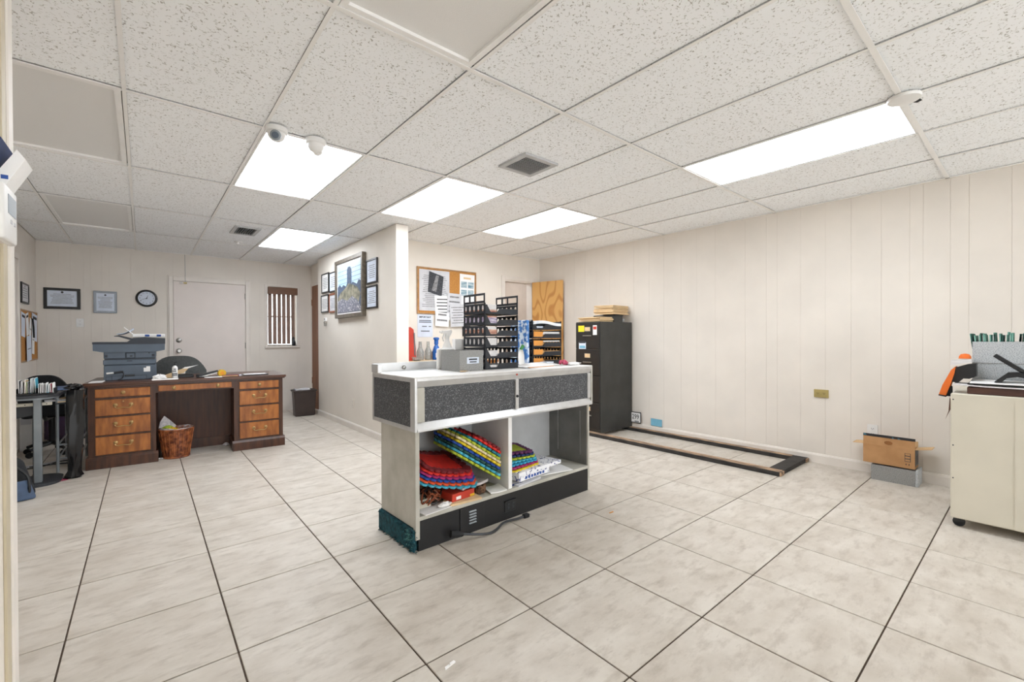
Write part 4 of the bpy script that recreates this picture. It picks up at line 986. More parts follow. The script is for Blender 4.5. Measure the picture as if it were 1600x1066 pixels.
# desk clutter
pbt = thing('pump_bottle', 'white pump bottle with black pump on the desk', 'bottle', dw(0.618, 0.06, DT), DA)
MB().lathe([(0.021, 0), (0.023, 0.004), (0.023, 0.108), (0.019, 0.120), (0.010, 0.128), (0.010, 0.132)], (0, 0, 0), 20).build('body', 'white_plastic', pbt, True)
MB().lathe([(0.012, 0.132), (0.012, 0.144), (0.005, 0.146), (0.004, 0.158), (0.007, 0.160), (0.007, 0.168)], (0, 0, 0), 14).build('pump', 'black_plastic', pbt, True)
MB().tube([(0, 0, 0.164), (0.014, -0.012, 0.163)], 0.004, 8).build('spout', 'black_plastic', pbt, True)
m = MB()
for (a0, a1, z0, z1) in ((-150, -30, 0.03, 0.06), (-140, -60, 0.07, 0.085), (-115, -65, 0.090, 0.104)):
    pts_ = [(0.0234*math.cos(R(a0+(a1-a0)*k/8)), 0.0234*math.sin(R(a0+(a1-a0)*k/8))) for k in range(9)]
    vs = [(x, y, z0) for x, y in pts_]+[(x, y, z1) for x, y in pts_]; m.add(vs, [(k, k+1, 10+k, 9+k) for k in range(8)])
m.build('print', 'print_grey', pbt)
tss = thing('tissue', 'heap of crumpled white tissue on the desk beside the copier', 'tissue', dw(0.50, 0.045, DT), DA); crumple(0.055, 0.05, 31, 0.9, .8, 0.4).build('body', 'paper', tss)
sheet('envelope_stack', 'white envelopes lying at the front of the desk under the tissue', 'envelopes', 'paper', dw(0.56, 0.02, DT), 0.0001+0.20, 0.04, DA, 0.0)if False else None
ev = thing('envelope_stack', 'long white envelopes leaning on a black folder behind the pump bottle', 'envelopes', dw(0.645, 0.28, DT), DA)
MB().prism([(-0.14, 0.0), (-0.13, 0.02), (0.03, 0.085), (0.08, 0.085), (0.045, 0.045), (-0.03, 0.018), (0.0, 0.0)], 'y', 0.0, 0.02).build('envelope', 'manila', ev)
MB().prism([(-0.06, 0.0), (-0.04, 0.03), (0.05, 0.10), (0.165, 0.118), (0.06, 0.08), (0.05, 0.0)], 'y', 0.022, 0.032).build('envelope', 'paper', ev)
bl = thing('black_organizer', 'black plastic organizer lying behind the pump bottle', 'organizer', dw(0.72, 0.16, DT), DA)
B(-0.10, 0.05, 0.0, 0.10, 0, 0.028, 0.004).build('base', 'black_plastic', bl); B(-0.09, 0.04, 0.01, 0.09, 0.028, 0.036, 0.002).build('lid', 'frame_black', bl)
st_ = thing('stapler', 'black stapler lying on the desk right of the pump bottle', 'stapler', dw(0.80, 0.06, DT), DA+R(4))
B(0.0, 0.17, -0.016, 0.016, 0, 0.012, 0.004).build('base', 'black_plastic', st_)
m = MB().prism([(0.0, 0.014), (0.0, 0.034), (0.17, 0.070), (0.172, 0.056), (0.03, 0.014)][::-1], 'y', -0.014, 0.014); m.build('arm', 'black_plastic', st_)
m = MB().prism([(0.01, 0.012), (0.165, 0.046), (0.166, 0.038), (0.05, 0.0125)][::-1], 'y', -0.010, 0.010); m.build('magazine', 'steel', st_)
B(-0.012, 0.012, -0.016, 0.016, 0.0, 0.034, 0.004).build('hinge', 'black_rubber', st_)
tpd = thing('tape_roll', 'yellow tape roll standing on the desk near the stapler', 'tape roll', dw(1.005, 0.10, DT), DA+R(12))
m = MB().lathe([(0.018, -0.022), (0.036, -0.022), (0.036, 0.022), (0.018, 0.022), (0.018, -0.022)], (0, 0, 0.0365), 24, 'y'); m.f = m.f[:-2]; m.build('roll', 'yellow', tpd, True)
mat('amber', (240, 160, 40), rough=0.4, var=0.1)
m = MB().lathe([(0.0, -0.02), (0.018, -0.02), (0.018, 0.02), (0.0, 0.02)], (0, 0, 0.0365), 16, 'y'); m.build('core', 'amber', tpd)
mrk = thing('red_notebook', 'dark red notebook lying on the desk before the yellow tape', 'notebook', dw(1.085, 0.05, DT), DA-R(3))
B(-0.08, 0.07, -0.04, 0.04, 0, 0.016, 0.002).build('cover', 'foam_dark_red', mrk); B(-0.076, 0.06, -0.0405, 0.03, 0.004, 0.012).build('pages', 'manila', mrk)
ntp = thing('notepad', 'black rimmed tablet lying at the right end of the desk', 'tablet', dw(1.31, 0.14, DT), DA+R(2))
B(-0.12, 0.12, -0.08, 0.08, 0, 0.010, 0.004).build('body', 'frame_black', ntp); B(-0.105, 0.105, -0.066, 0.066, 0.010, 0.0112).build('screen', 'paper', ntp)
sheet('paper_sheet', 'white papers on the desk under the stapler end', 'paper', 'paper', dw(0.93, 0.012, DT), 0.15, 0.04, DA, 0.008)
sheet('paper_sheet', 'white papers at the front of the desk beside the pump bottle', 'paper', 'paper', dw(0.545, -0.005, DT), 0.20, 0.04, DA, 0.012)
sheet('paper_sheet', 'loose white paper between notebook and tablet on the desk', 'paper', 'paper_blue', dw(1.17, 0.16, DT), 0.14, 0.10, DA+R(15), 0.004)

# ------------------------------------------------------------------ chairs
def office_chair(label, loc, rz, mt_, bw, bh, seat_z, back_z):
    t = thing('office_chair', label, 'chair', loc, rz)
    # backrest: rounded shell facing -y (its outside towards the viewer)
    def sh(u, v):
        a = (u-.5)*2; s_ = 1-0.30*max(0, v-.45)**2*abs(a)**2.5*3.0
        wv = bw*(0.82+0.18*math.sin(math.pi*min(1, v*1.3)*.5)); top = 1-abs(a)**3.2*0.42*v
        return (a*wv/2, 0.06*a*a, back_z+bh*v*top)
    m = MB().grid(sh, 18, 10); k = len(m.v)
    m.v += [(x, y+0.045, z) for x, y, z in m.v]; m.f += [tuple(k+i for i in reversed(f)) for f in m.f[:]]
    W = 19; ring = list(range(W)) + [j*W+18 for j in range(1, 11)] + [10*W+i for i in range(17, -1, -1)] + [j*W for j in range(9, 0, -1)]
    for a, b in zip(ring, ring[1:]+ring[:1]): m.f.append((b, a, k+a, k+b))
    m.build('backrest', mt_, t, True)
    MB().box(-bw*0.48, bw*0.48, 0.10, 0.55, seat_z-0.07, seat_z, 0.03, 3).build('seat', mt_, t, True)
    MB().tube([(0, 0.03, back_z+0.1), (0, 0.02, seat_z-0.02), (0, 0.12, seat_z-0.085), (0, 0.33, seat_z-0.085)], 0.018, 8).build('spine', 'black_plastic', t, True)
    MB().tube([(0, 0.32, seat_z-0.07), (0, 0.32, 0.10)], 0.028, 12).build('gas_post', 'black_plastic', t, True)
    for q in range(5):
        a = 2*math.pi*q/5+0.3; e = (bw*0.56*math.cos(a), 0.32+bw*0.56*math.sin(a))
        lg = MB().tube([(0, 0.32, 0.11), (e[0]*.6, 0.32+(e[1]-.32)*.6, 0.095), (e[0], e[1], 0.07)], [0.022, 0.018, 0.014], 8).build('leg', 'black_plastic', t, True)
        MB().lathe([(0.026, -0.02), (0.028, -0.012), (0.028, 0.012), (0.026, 0.02)], (e[0], e[1], 0.028), 14, 'y').build('caster', 'black_rubber', lg, True)
    return t
office_chair('grey fabric office chair behind the desk, rounded back showing', (0.315, 6.30, 0), R(-3), 'grey_cloth', 0.53, 0.42, 0.50, 0.555)
office_chair('black office chair with rounded back behind the left table', (-0.750, 6.20, 0), R(-6), 'black_cloth', 0.37, 0.40, 0.46, 0.42)

# ------------------------------------------------------------------ waste bin beside the partition
wbn2 = thing('waste_bin', 'dark brown rectangular waste bin beside the brown door', 'bin', (1.885, 7.20, 0), R(-4))
def taper(x0, x1, y0, y1, z0, z1, s_):
    cx, cy = (x0+x1)/2, (y0+y1)/2; m = MB().box(x0, x1, y0, y1, z0, z1, 0.012, 2)
    m.v = [(cx+(x-cx)*(s_+(1-s_)*(z-z0)/(z1-z0)), cy+(y-cy)*(s_+(1-s_)*(z-z0)/(z1-z0)), z) for x, y, z in m.v]; return m
taper(-0.155, 0.155, -0.11, 0.11, 0, 0.385, 0.88).build('body', 'bin_brown', wbn2)
m = MB()
for (a, b, p, q) in ((-0.166, 0.166, -0.12, -0.106), (-0.166, 0.166, 0.106, 0.12), (-0.166, -0.15, -0.106, 0.106), (0.15, 0.166, -0.106, 0.106)): m.box(a, b, p, q, 0.366, 0.392, 0.004)
m.build('rim', 'bin_brown', wbn2)
m = MB().grid(lambda u, v: (-0.13+0.2*u, -0.09+0.18*v, 0.405+0.006*math.sin(6*u+3*v)), 8, 4, 0.018); m.build('bag_liner', 'paper_grey', wbn2)
rcb = thing('blue_bin', 'sliver of a blue bin behind the brown waste bin', 'bin', (1.955, 7.46, 0)); taper(-0.11, 0.115, -0.12, 0.12, 0, 0.30, 0.95).build('body', 'bin_blue', rcb); B(-0.12, 0.12, -0.13, 0.13, 0.285, 0.305, 0.004).build('rim', 'bin_blue', rcb)
cbl = thing('floor_cable', 'white cable curled on the floor at the far wall', 'cable', (1.60, 7.74, 0)); MB().tube(smooth_path([Vector(q) for q in ((-0.22, 0.12, 0.005), (-0.1, 0.1, 0.005), (0.0, 0.03, 0.006), (0.06, 0.1, 0.03), (0.02, 0.14, 0.1), (0.05, 0.15, 0.16))]), 0.005, 6).build('cable', 'white_plastic', cbl, True)

# ------------------------------------------------------------------ framed things on the far wall
def framed(name, label, cat, face, a0, a1, z0, z1, fr, fmat, mt_, at, depth=0.02, group=None, rows=9, matw=0.0, matmat='frame_silver', seed=1, header=True):
    """face 'y-' on a wall facing -y at y=at ; 'x-' facing -x at x=at ; 'x+' facing +x. Built in local x (right), z up, front = -y"""
    wd, h = a1-a0, z1-z0
    rz = {'y-': 0.0, 'x-': R(-90), 'x+': R(90)}[face]
    loc = {'y-': ((a0+a1)/2, at, (z0+z1)/2), 'x-': (at, (a0+a1)/2, (z0+z1)/2), 'x+': (at, (a0+a1)/2, (z0+z1)/2)}[face]
    t = thing(name, label, cat, loc, rz, group)
    hw_, hh = wd/2, h/2
    m = MB()
    for (a, b, p, q) in ((-hw_, hw_, -hh, -hh+fr), (-hw_, hw_, hh-fr, hh), (-hw_, -hw_+fr, -hh+fr, hh-fr), (hw_-fr, hw_, -hh+fr, hh-fr)): m.box(a, b, -depth, 0, p, q, min(0.003, fr/4))
    m.build('frame', fmat, t)
    iw, ih = hw_-fr, hh-fr
    if matw: B(-iw, iw, -depth*0.55, 0, -ih, ih).build('mount', matmat, t); iw -= matw; ih -= matw
    pg = B(-iw, iw, -depth*0.62, -depth*.3, -ih, ih).build('sheet', mt_, t)
    if rows:
        r_ = random.Random(seed); y = -depth*0.62; pr_ = MB(); dz = 2*ih*0.66/rows
        for k in range(rows):
            L = iw*r_.uniform(0.55, 0.85); zc = ih*0.55-dz*k; pr_.box(-L, L, y-0.0008, y, zc-dz*0.16, zc+dz*0.16)
        pr_.build('print', 'print_grey', pg)
        if header:
            m = MB().lathe([(min(iw, ih)*0.13, 0), (min(iw, ih)*0.13, 0.001)], (0, 0, 0), 14, 'y'); m.v = [(a, b+y-0.001, c+ih*0.80) for a, b, c in m.v]; m.build('seal', 'print_dark', pg)
    return t
framed('framed_certificate', 'black framed certificate, landscape, left of the clock on the far wall', 'certificate', 'y-', -0.935, -0.605, 1.552, 1.815, 0.032, 'frame_black', 'paper_blue', YF, rows=8)
framed('framed_certificate', 'silver framed upright certificate beside the wall clock', 'certificate', 'y-', -0.485, -0.255, 1.515, 1.802, 0.010, 'frame_silver', 'paper_blue', YF, rows=10, matw=0.018, seed=2)
ck = thing('wall_clock', 'round black wall clock with white face on the far wall', 'clock', (0.05, YF, 1.732))
def disc(prof, n=36, ax='y'): 
    m = MB().lathe(prof, (0, 0, 0), n, 'y'); m.v = [(x, -y, z) for x, y, z in m.v]; return m
disc([(0.117, 0), (0.119, 0.012), (0.112, 0.026), (0.098, 0.030), (0.092, 0.024), (0.092, 0.014)]).build('rim', 'frame_black', ck, True)
fc = disc([(0.092, 0.010), (0.092, 0.016)]).build('face', 'paper_blue', ck)
for h in range(1, 13):
    a = R(90-30*h); text(str(h), 0.026, 'print_dark', fc, (0.073*math.cos(a), -0.0165, 0.073*math.sin(a)), (R(90), 0, 0), 'numeral')
for (ang_, L, wd) in ((95-25, 0.045, 0.006), (-160, 0.062, 0.0045)):
    a = R(ang_); d = Vector((math.cos(a), 0, math.sin(a))); n_ = Vector((-d.z, 0, d.x)); m = MB()
    p = [-d*0.012-n_*wd/2, -d*0.012+n_*wd/2, d*L+n_*wd/4, d*L-n_*wd/4]; m.add([tuple(q+Vector((0, -0.0185, 0))) for q in p]+[tuple(q+Vector((0, -0.0195, 0))) for q in p], [(0, 1, 2, 3), (7, 6, 5, 4), (0, 4, 5, 1), (1, 5, 6, 2), (2, 6, 7, 3), (3, 7, 4, 0)]); m.build('hand', 'print_black', ck)
disc([(0.006, 0.016), (0.006, 0.022)], 12).build('hub', 'print_black', ck)
def outlet(label, face, at, a, z, wd, h, mt_, dark='print_dark', horiz=False, depth=0.007):
    rz = {'y-': 0.0, 'x-': R(-90)}[face]; loc = (a, at, z) if face == 'y-' else (at, a, z)
    t = thing('wall_outlet', label, 'outlet', loc, rz)
    B(-wd/2, wd/2, -depth, 0, -h/2, h/2, 0.002).build('plate', mt_, t)
    for s_ in (-1, 1):
        cx, cz = (s_*wd*0.22, 0) if horiz else (0, s_*h*0.2)
        rc_ = MB().box(cx-0.014, cx+0.014, -depth-0.0015, -depth, cz-0.012, cz+0.012, 0.002).build('receptacle', mt_, t)
        for q in (-0.006, 0.006): B(cx+q-0.0012, cx+q+0.0012, -depth-0.0025, -depth-0.0015, cz-0.001, cz+0.007).build('slot', dark, rc_)
        B(cx-0.002, cx+0.002, -depth-0.0025, -depth-0.0015, cz-0.008, cz-0.004).build('slot', dark, rc_)
    return t
outlet('white double outlet below the black framed certificate', 'y-', YF, -0.612, 1.382, 0.072, 0.108, 'white_plastic', 'print_grey')
framed('framed_certificate', 'narrow black framed paper seen edge-on on the left wall', 'certificate', 'x+', 6.98, 7.37, 1.565, 1.79, 0.02, 'frame_black', 'paper_grey', XL, rows=5)
# cork board on the left wall
cbd = thing('cork_board', 'small cork board pinned with papers on the left wall', 'cork board', (XL, 7.38, 1.21), R(90))
B(-0.47, 0.47, -0.012, 0, -0.27, 0.27).build('cork', 'cork', cbd)
m = MB()
for (a, b, p, q) in ((-0.48, 0.48, -0.285, -0.27), (-0.48, 0.48, 0.27, 0.285), (-0.48, -0.47, -0.27, 0.27), (0.47, 0.48, -0.27, 0.27)): m.box(a, b, -0.02, 0, p, q)
m.build('frame', 'frame_oak', cbd)
for k, (x, z, wd, h, r_) in enumerate(((-0.33, 0.12, 0.20, 0.26, 6), (-0.12, 0.13, 0.14, 0.25, -10), (0.28, 0.10, 0.32, 0.32, 4), (0.0, 0.08, 0.10, 0.24, 14), (-0.10, -0.14, 0.26, 0.28, -3), (0.12, -0.04, 0.14, 0.34, 5))):
    pp_ = B(-wd/2, wd/2, -0.002, 0, -h/2, h/2).build('paper', 'paper' if k % 2 else 'paper_blue', cbd, False, (x, -0.013-0.003*k, z), (0, R(r_), 0))
    if k in (0, 1, 2): B(-wd*0.35, wd*0.38, -0.003, -0.002, h*0.30, h*0.40).build('print', 'print_black', pp_)
    else: B(-wd*0.35, wd*0.35, -0.003, -0.002, -0.01, 0.0).build('print', 'print_grey', pp_)
m = MB().tube([(0.05, -0.035, 0.2), (0.06, -0.04, 0.1), (0.11, -0.036, -0.02)], 0.008, 6); m.build('key_strap', 'print_black', cbd)

# ------------------------------------------------------------------ pictures on the partition
framed('framed_certificate', 'upper outermost small black framed certificate near the brown door', 'certificate', 'x-', 6.58, 6.905, 1.84, 2.125, 0.018, 'frame_black', 'paper', XP, rows=7, seed=3, header=False)
framed('framed_certificate', 'black framed certificate tucked at the upper left of the large picture', 'certificate', 'x-', 6.245, 6.555, 1.826, 2.108, 0.018, 'frame_black', 'paper_blue', XP, rows=6, seed=4, header=False)
framed('framed_certificate', 'lower outermost small black framed certificate above the gadget', 'certificate', 'x-', 6.60, 6.935, 1.552, 1.812, 0.018, 'frame_black', 'paper', XP, rows=7, seed=5, header=False)
framed('framed_certificate', 'small reddish brown framed certificate left of the large picture', 'certificate', 'x-', 6.245, 6.565, 1.535, 1.805, 0.024, 'frame_red', 'paper_grey', XP, rows=7, seed=6, header=False)
framed('framed_certificate', 'black framed certificate at the upper right of the large picture', 'certificate', 'x-', 4.87, 5.185, 1.812, 2.10, 0.02, 'frame_black', 'paper_blue', XP, rows=7, seed=7, header=False)
framed('framed_certificate', 'black framed certificate at the lower right of the large picture', 'certificate', 'x-', 4.874, 5.19, 1.519, 1.79, 0.02, 'frame_black', 'paper_blue', XP, rows=7, seed=8, header=False)
mat('pic_sky', (166, 200, 232), rough=0.4, rgb2=(206, 224, 240), scale=3); mat('pic_tower', (92, 108, 130), rough=0.4, rgb2=(66, 78, 98), scale=30)
mat('pic_tree', (158, 152, 132), rough=0.5, rgb2=(84, 86, 74), scale=14); mat('pic_crowd', (112, 114, 128), rough=0.5, rgb2=(206, 202, 206), scale=32, lo=.5, hi=.68)
pic = framed('framed_picture', 'large framed picture of a tower above trees on the partition', 'picture', 'x-', 5.225, 6.215, 1.44, 2.215, 0.048, 'frame_bronze', 'paper', XP, 0.05, rows=0, matw=0.0)
yy = -0.05*0.62
ps = [c for c in pic.children if c.name.startswith('sheet')][0]
B(-0.42, 0.42, yy-0.001, yy, 0.0, 0.315).build('sky', 'pic_sky', ps)
for k in range(4): MB().prism([(-0.42, 0.06+0.055*k), (0.42, 0.075+0.055*k), (0.42, 0.08+0.055*k), (-0.42, 0.065+0.055*k)], 'y', yy-0.0016, yy-0.001).build('wire_print', 'pic_tower', ps)
MB().prism([(-0.06, 0.0), (-0.06, 0.23), (-0.03, 0.265), (0.05, 0.265), (0.10, 0.22), (0.10, 0.0)], 'y', yy-0.0024, yy-0.0016).build('tower_print', 'pic_tower', ps)
MB().prism([(-0.42, -0.32), (-0.42, 0.03), (-0.33, 0.06), (-0.26, 0.02), (-0.2, 0.05), (-0.1, 0.02), (-0.05, 0.07), (0.06, 0.03), (0.14, 0.06), (0.28, 0.02), (0.34, 0.07), (0.42, 0.05), (0.42, -0.32)], 'y', yy-0.003, yy-0.0024).build('distance_print', 'pic_tower', ps)
MB().prism([(-0.42, -0.12), (-0.3, -0.05), (-0.12, 0.0), (0.0, 0.05), (0.16, 0.02), (0.3, -0.02), (0.40, -0.1), (0.33, -0.22), (0.2, -0.26), (-0.2, -0.26), (-0.42, -0.2)], 'y', yy-0.0036, yy-0.003).build('trees_print', 'pic_tree', ps)
MB().prism([(-0.42, -0.315), (-0.42, -0.16), (-0.25, -0.13), (-0.05, -0.17), (0.12, -0.12), (0.30, -0.18), (0.42, -0.28), (0.42, -0.315)], 'y', yy-0.0042, yy-0.0036).build('crowd_print', 'pic_crowd', ps)
gd = thing('wall_sensor', 'small white wall gadget below the lower small certificates', 'sensor', (XP, 6.72, 1.40), R(-90))
MB().box(-0.03, 0.03, -0.03, 0, 0.02, 0.075, 0.008, 2).build('base', 'white_plastic', gd, True); MB().lathe([(0.014, 0.0), (0.018, 0.01), (0.018, 0.04), (0.012, 0.045)], (0.02, -0.03, -0.05), 12).build('sensor_head', 'steel', gd, True)
MB().tube([(0.0, -0.02, 0.03), (-0.01, -0.04, 0.0), (0.015, -0.03, -0.01)], 0.006, 6).build('arm', 'steel', gd, True)
B(-0.012, 0.012, -0.034, -0.03, 0.045, 0.06, 0.001).build('lens', 'print_black', gd)
outlet('cream outlet low on the partition wall', 'x-', XP, 5.676, 0.33, 0.072, 0.115, 'wall_plain', 'print_grey')

# ------------------------------------------------------------------ cork board wall
ckb = thing('cork_board', 'large oak framed cork board covered in papers behind the counter', 'cork board', (3.103, YB, 1.775))
B(-0.44, 0.44, -0.010, 0, -0.285, 0.285).build('cork', 'cork', ckb)
m = MB()
for (a, b, p, q) in ((-0.455, 0.455, -0.30, -0.282), (-0.455, 0.455, 0.282, 0.30), (-0.455, -0.437, -0.282, 0.282), (0.437, 0.455, -0.282, 0.282)): m.box(a, b, -0.018, 0, p, q, 0.003)
m.build('frame', 'frame_oak', ckb)
def pinned(name, label, x0, x1, z0, z1, d, rot=0, mt_='paper', lines=6, seed=0, bold=None):
    cx, cz = (x0+x1)/2, (z0+z1)/2; t = thing(name, label, 'paper', (cx, YB-d, cz), 0, 'papers around the big cork board'); t.rotation_euler = (0, R(rot), 0)
    wd, h = x1-x0, z1-z0; B(-wd/2, wd/2, -0.0015, 0, -h/2, h/2).build('sheet', mt_, t)
    if lines:
        r_ = random.Random(seed); pr_ = MB(); dz = h*0.8/lines
        for k in range(lines):
            L = wd*r_.uniform(0.3, 0.42); pr_.box(-L, L, -0.0022, -0.0015, h*0.36-dz*k-dz*.2, h*0.36-dz*k+dz*.12)
        pr_.build('print', bold or 'print_grey', t)
    return t
np_ = pinned('newspaper_page', 'newspaper page with a dark photo pinned at the left of the cork board', 2.68, 3.125, 1.52, 2.045, 0.012, 0, 'paper_grey', 18, 11)
ph = MB().prism([(-0.10, -0.02), (0.10, -0.07), (0.13, 0.19), (-0.08, 0.245)], 'y', -0.006, -0.0023); ph.build('photo', 'print_dark', np_)
MB().prism([(-0.05, -0.0), (0.02, -0.015), (0.06, 0.19), (0.02, 0.20)], 'y', -0.0066, -0.006).build('photo_light', 'print_grey', np_)
text('Not', 0.05, 'print_dark', np_, (0.11, -0.003, 0.225), (R(90), 0, 0)) if False else None
fp = pinned('flyer', 'flyer with four small photos pinned at the right of the cork board', 3.285, 3.525, 1.50, 2.035, 0.012, 1, 'paper', 0)
mat('pic_sea', (90, 130, 150), rough=0.5, rgb2=(190, 205, 210), scale=22, stretch=(.4, 1, 3))
for (x, z) in ((-0.10, 0.08), (0.012, 0.08), (-0.10, -0.03), (0.012, -0.03)): B(x, x+0.095, -0.0024, -0.0015, z, z+0.085).build('photo', 'pic_sea', fp)
B(-0.06, 0.06, -0.0024, -0.0015, 0.2, 0.225).build('print', 'manila', fp)
pinned('paper_sheet', 'printed white notice overlapping the bottom of the newspaper page', 2.90, 3.13, 1.40, 1.72, 0.020, -2, 'paper', 6, 12, 'print_dark')
pinned('paper_sheet', 'plain paper hanging between newspaper page and flyer', 3.08, 3.30, 1.44, 1.76, 0.026, 2, 'paper_grey', 4, 13)
pinned('paper_sheet', 'lowest paper hanging under the middle of the cork board', 2.90, 3.10, 1.32, 1.50, 0.030, 3, 'paper', 2, 14)
pinned('paper_sheet', 'paper hanging right below the flyer', 3.12, 3.36, 1.32, 1.62, 0.034, -3, 'paper_grey', 7, 15)
imp = thing('notice', 'white IMPORTANT notice taped below the cork board', 'sign', (2.767, YB-0.002, 1.33))
B(-0.109, 0.109, -0.0015, 0, -0.148, 0.148).build('sheet', 'paper_blue', imp)
text('IMPORTANT', 0.030, 'print_black', imp, (0.0, -0.002, 0.105), (R(90), 0, 0), bold=0.0008)
pr_ = MB()
for (z, L) in ((0.062, 0.085), (0.042, 0.088), (-0.012, 0.045), (-0.072, 0.062)): pr_.box(-L, L if z != -0.012 else L*.5, -0.0022, -0.0015, z-0.005, z+0.005)
pr_.box(0.05, 0.085, -0.0022, -0.0015, -0.017, -0.007); pr_.build('print', 'print_dark', imp)
pcup = thing('pen_holder', 'black holder fixed to the wall left of the tall trays', 'holder', (3.38, YB, 1.19)); B(-0.05, 0.05, -0.06, 0, 0, 0.17, 0.006).build('body', 'black_plastic', pcup); B(-0.04, 0.04, -0.05, -0.01, 0.17, 0.172).build('mouth', 'frame_black', pcup)
# bench along the wall
bn = thing('work_bench', 'pale topped bench standing under the cork board', 'bench', (2.98, YB-0.02, 0))
B(-0.72, 0.60, -0.46, 0, 0.855, 0.90, 0.004).build('top', 'bench_top', bn); B(-0.72, 0.60, -0.463, -0.46, 0.855, 0.885).build('edge_strip', 'wood_drawer', bn)
B(-0.70, 0.58, -0.44, -0.02, 0.08, 0.855).build('cabinet', 'wood_door', bn); B(-0.68, 0.56, -0.40, -0.04, 0, 0.08).build('base', 'wood_dark', bn)
for k in range(3): B(-0.68+0.415*k, -0.28+0.415*k, -0.456, -0.44, 0.12, 0.82, 0.003).build('door', 'wood_door', bn)
def bottle(name, label, cat, x, y, prof, mt_, cap=None, capm='white_plastic'):
    t = thing(name, label, cat, (x, y, 0.90)); MB().lathe(prof, (0, 0, 0), 20).build('body', mt_, t, True)
    if cap: MB().lathe(cap, (0, 0, 0), 14).build('cap', capm, t, True)
    return t
rd = thing('red_flask', 'red upright plastic dispenser at the left end of the bench', 'dispenser', (2.462, 4.82, 0.90))
MB().prism([(-0.05, 0.0), (-0.05, 0.36), (-0.02, 0.40), (0.02, 0.37), (0.05, 0.14), (0.055, 0.0)], 'y', -0.03, 0.05).build('body', 'red_plastic', rd); MB().tube([(0.035, -0.03, 0.06), (0.025, -0.035, 0.33)], 0.009, 8).build('strap', 'grey_metal', rd, True)
dsh = thing('glass_dish', 'small clear dish in front of the red dispenser', 'dish', (2.475, 4.70, 0.90)); MB().lathe([(0.035, 0), (0.05, 0.008), (0.06, 0.045), (0.055, 0.045), (0.046, 0.012), (0.0, 0.008)], (0, 0, 0), 20).build('body', 'clear_plastic', dsh, True)
for k, (x, lab) in enumerate(((2.605, 'left of two clear glass bottles on the bench'), (2.715, 'right of two clear glass bottles on the bench'))):
    bottle('glass_bottle', lab, 'bottle', x, 4.86, [(0.04, 0), (0.044, 0.006), (0.044, 0.10), (0.022, 0.155), (0.018, 0.22), (0.021, 0.225), (0.016, 0.226), (0.014, 0.22), (0.018, 0.15), (0.038, 0.098), (0.038, 0.01), (0.0, 0.008)], 'clear_plastic')
blk = tag(B(-0.045, 0.045, -0.03, 0.03, 0, 0.10, 0.004).build('wood_block', 'wood_door', None, False, (2.845, 4.93, 0.90)), 'brown block standing behind the blue bottle', 'block')
bb_ = bottle('cleaner_bottle', 'bright blue cleaner bottle on the bench', 'bottle', 2.795, 4.80, [(0.046, 0), (0.050, 0.008), (0.050, 0.10), (0.030, 0.165), (0.020, 0.18), (0.020, 0.19)], 'blue_liquid', [(0.026, 0.19), (0.026, 0.245), (0.036, 0.25), (0.036, 0.272), (0.02, 0.278)], 'blue_liquid')
B(-0.034, 0.034, -0.0515, -0.040, 0.03, 0.085, 0.002).build('label', 'paper_blue', bb_)

# ------------------------------------------------------------------ left foreground of the far office: rolling table, cart, bags
rt_ = thing('rolling_table', 'grey metal pedestal table with dark rounded top at the left edge', 'table', (-0.70, 5.30, 0))
def rounded(cx, cy, wx, wy, n=8, rad=0.1):
    pts = []
    for (sx, sy, a0) in ((1, 1, 0), (-1, 1, 90), (-1, -1, 180), (1, -1, 270)):
        for k in range(n+1):
            a = R(a0+90*k/n); pts.append((cx+sx*(wx/2-rad)+rad*math.cos(a), cy+sy*(wy/2-rad)+rad*math.sin(a)))
    return pts
MB().prism(rounded(-0.02, -0.05, 0.40, 0.40, 8, 0.14), 'z', 0.705, 0.727).build('top', 'dark_metal', rt_)
MB().prism(rounded(-0.02, -0.05, 0.37, 0.37, 8, 0.13), 'z', 0.690, 0.705).build('apron', 'grey_metal', rt_)
B(0.030, 0.075, -0.17, -0.12, 0.02, 0.69, 0.004).build('post', 'grey_metal', rt_)
B(-0.005, 0.035, 0.06, 0.10, 0.02, 0.69, 0.004).build('post', 'dark_metal', rt_)
MB().prism(rounded(0.03, -0.05, 0.30, 0.38, 8, 0.13), 'z', 0.0, 0.02).build('base', 'dark_metal', rt_)
B(-0.24, 0.13, -0.120, -0.10, 0.632, 0.658, 0.003).build('cross_bar', 'cart_cream', rt_)
for x in (-0.1, -0.02, 0.10): MB().tube([(x, -0.1225, 0.645), (x, -0.1195, 0.645)], 0.004, 8).build('bolt', 'dark_metal', rt_)
MB().prism([(-0.22, 0.50), (-0.22, 0.625), (0.03, 0.625), (0.03, 0.56)], 'y', -0.085, -0.07).build('side_panel', 'dark_metal', rt_)
B(-0.22, 0.03, -0.068, 0.13, 0.612, 0.624).build('under_shelf', 'dark_metal', rt_)
fs_ = thing('file_sorter', 'dark wire file sorter with a tilted rest on the rolling table', 'file sorter', (-0.66, 5.17, 0.727))
B(-0.20, 0.115, -0.09, 0.10, 0.0, 0.012, 0.003).build('base', 'black_plastic', fs_)
MB().prism([(-0.20, 0.14), (-0.19, 0.145), (-0.115, 0.012), (-0.13, 0.012)], 'y', -0.09, -0.075).build('rest_frame', 'black_plastic', fs_)
MB().prism([(-0.20, 0.20), (-0.195, 0.205), (-0.105, 0.012), (-0.112, 0.012)], 'y', -0.06, 0.09).build('rest_panel', 'paper_grey', fs_)
for x in (-0.10, 0.012, 0.112): B(x-0.002, x+0.002, -0.08, 0.09, 0.012, 0.05).build('divider', 'black_plastic', fs_)
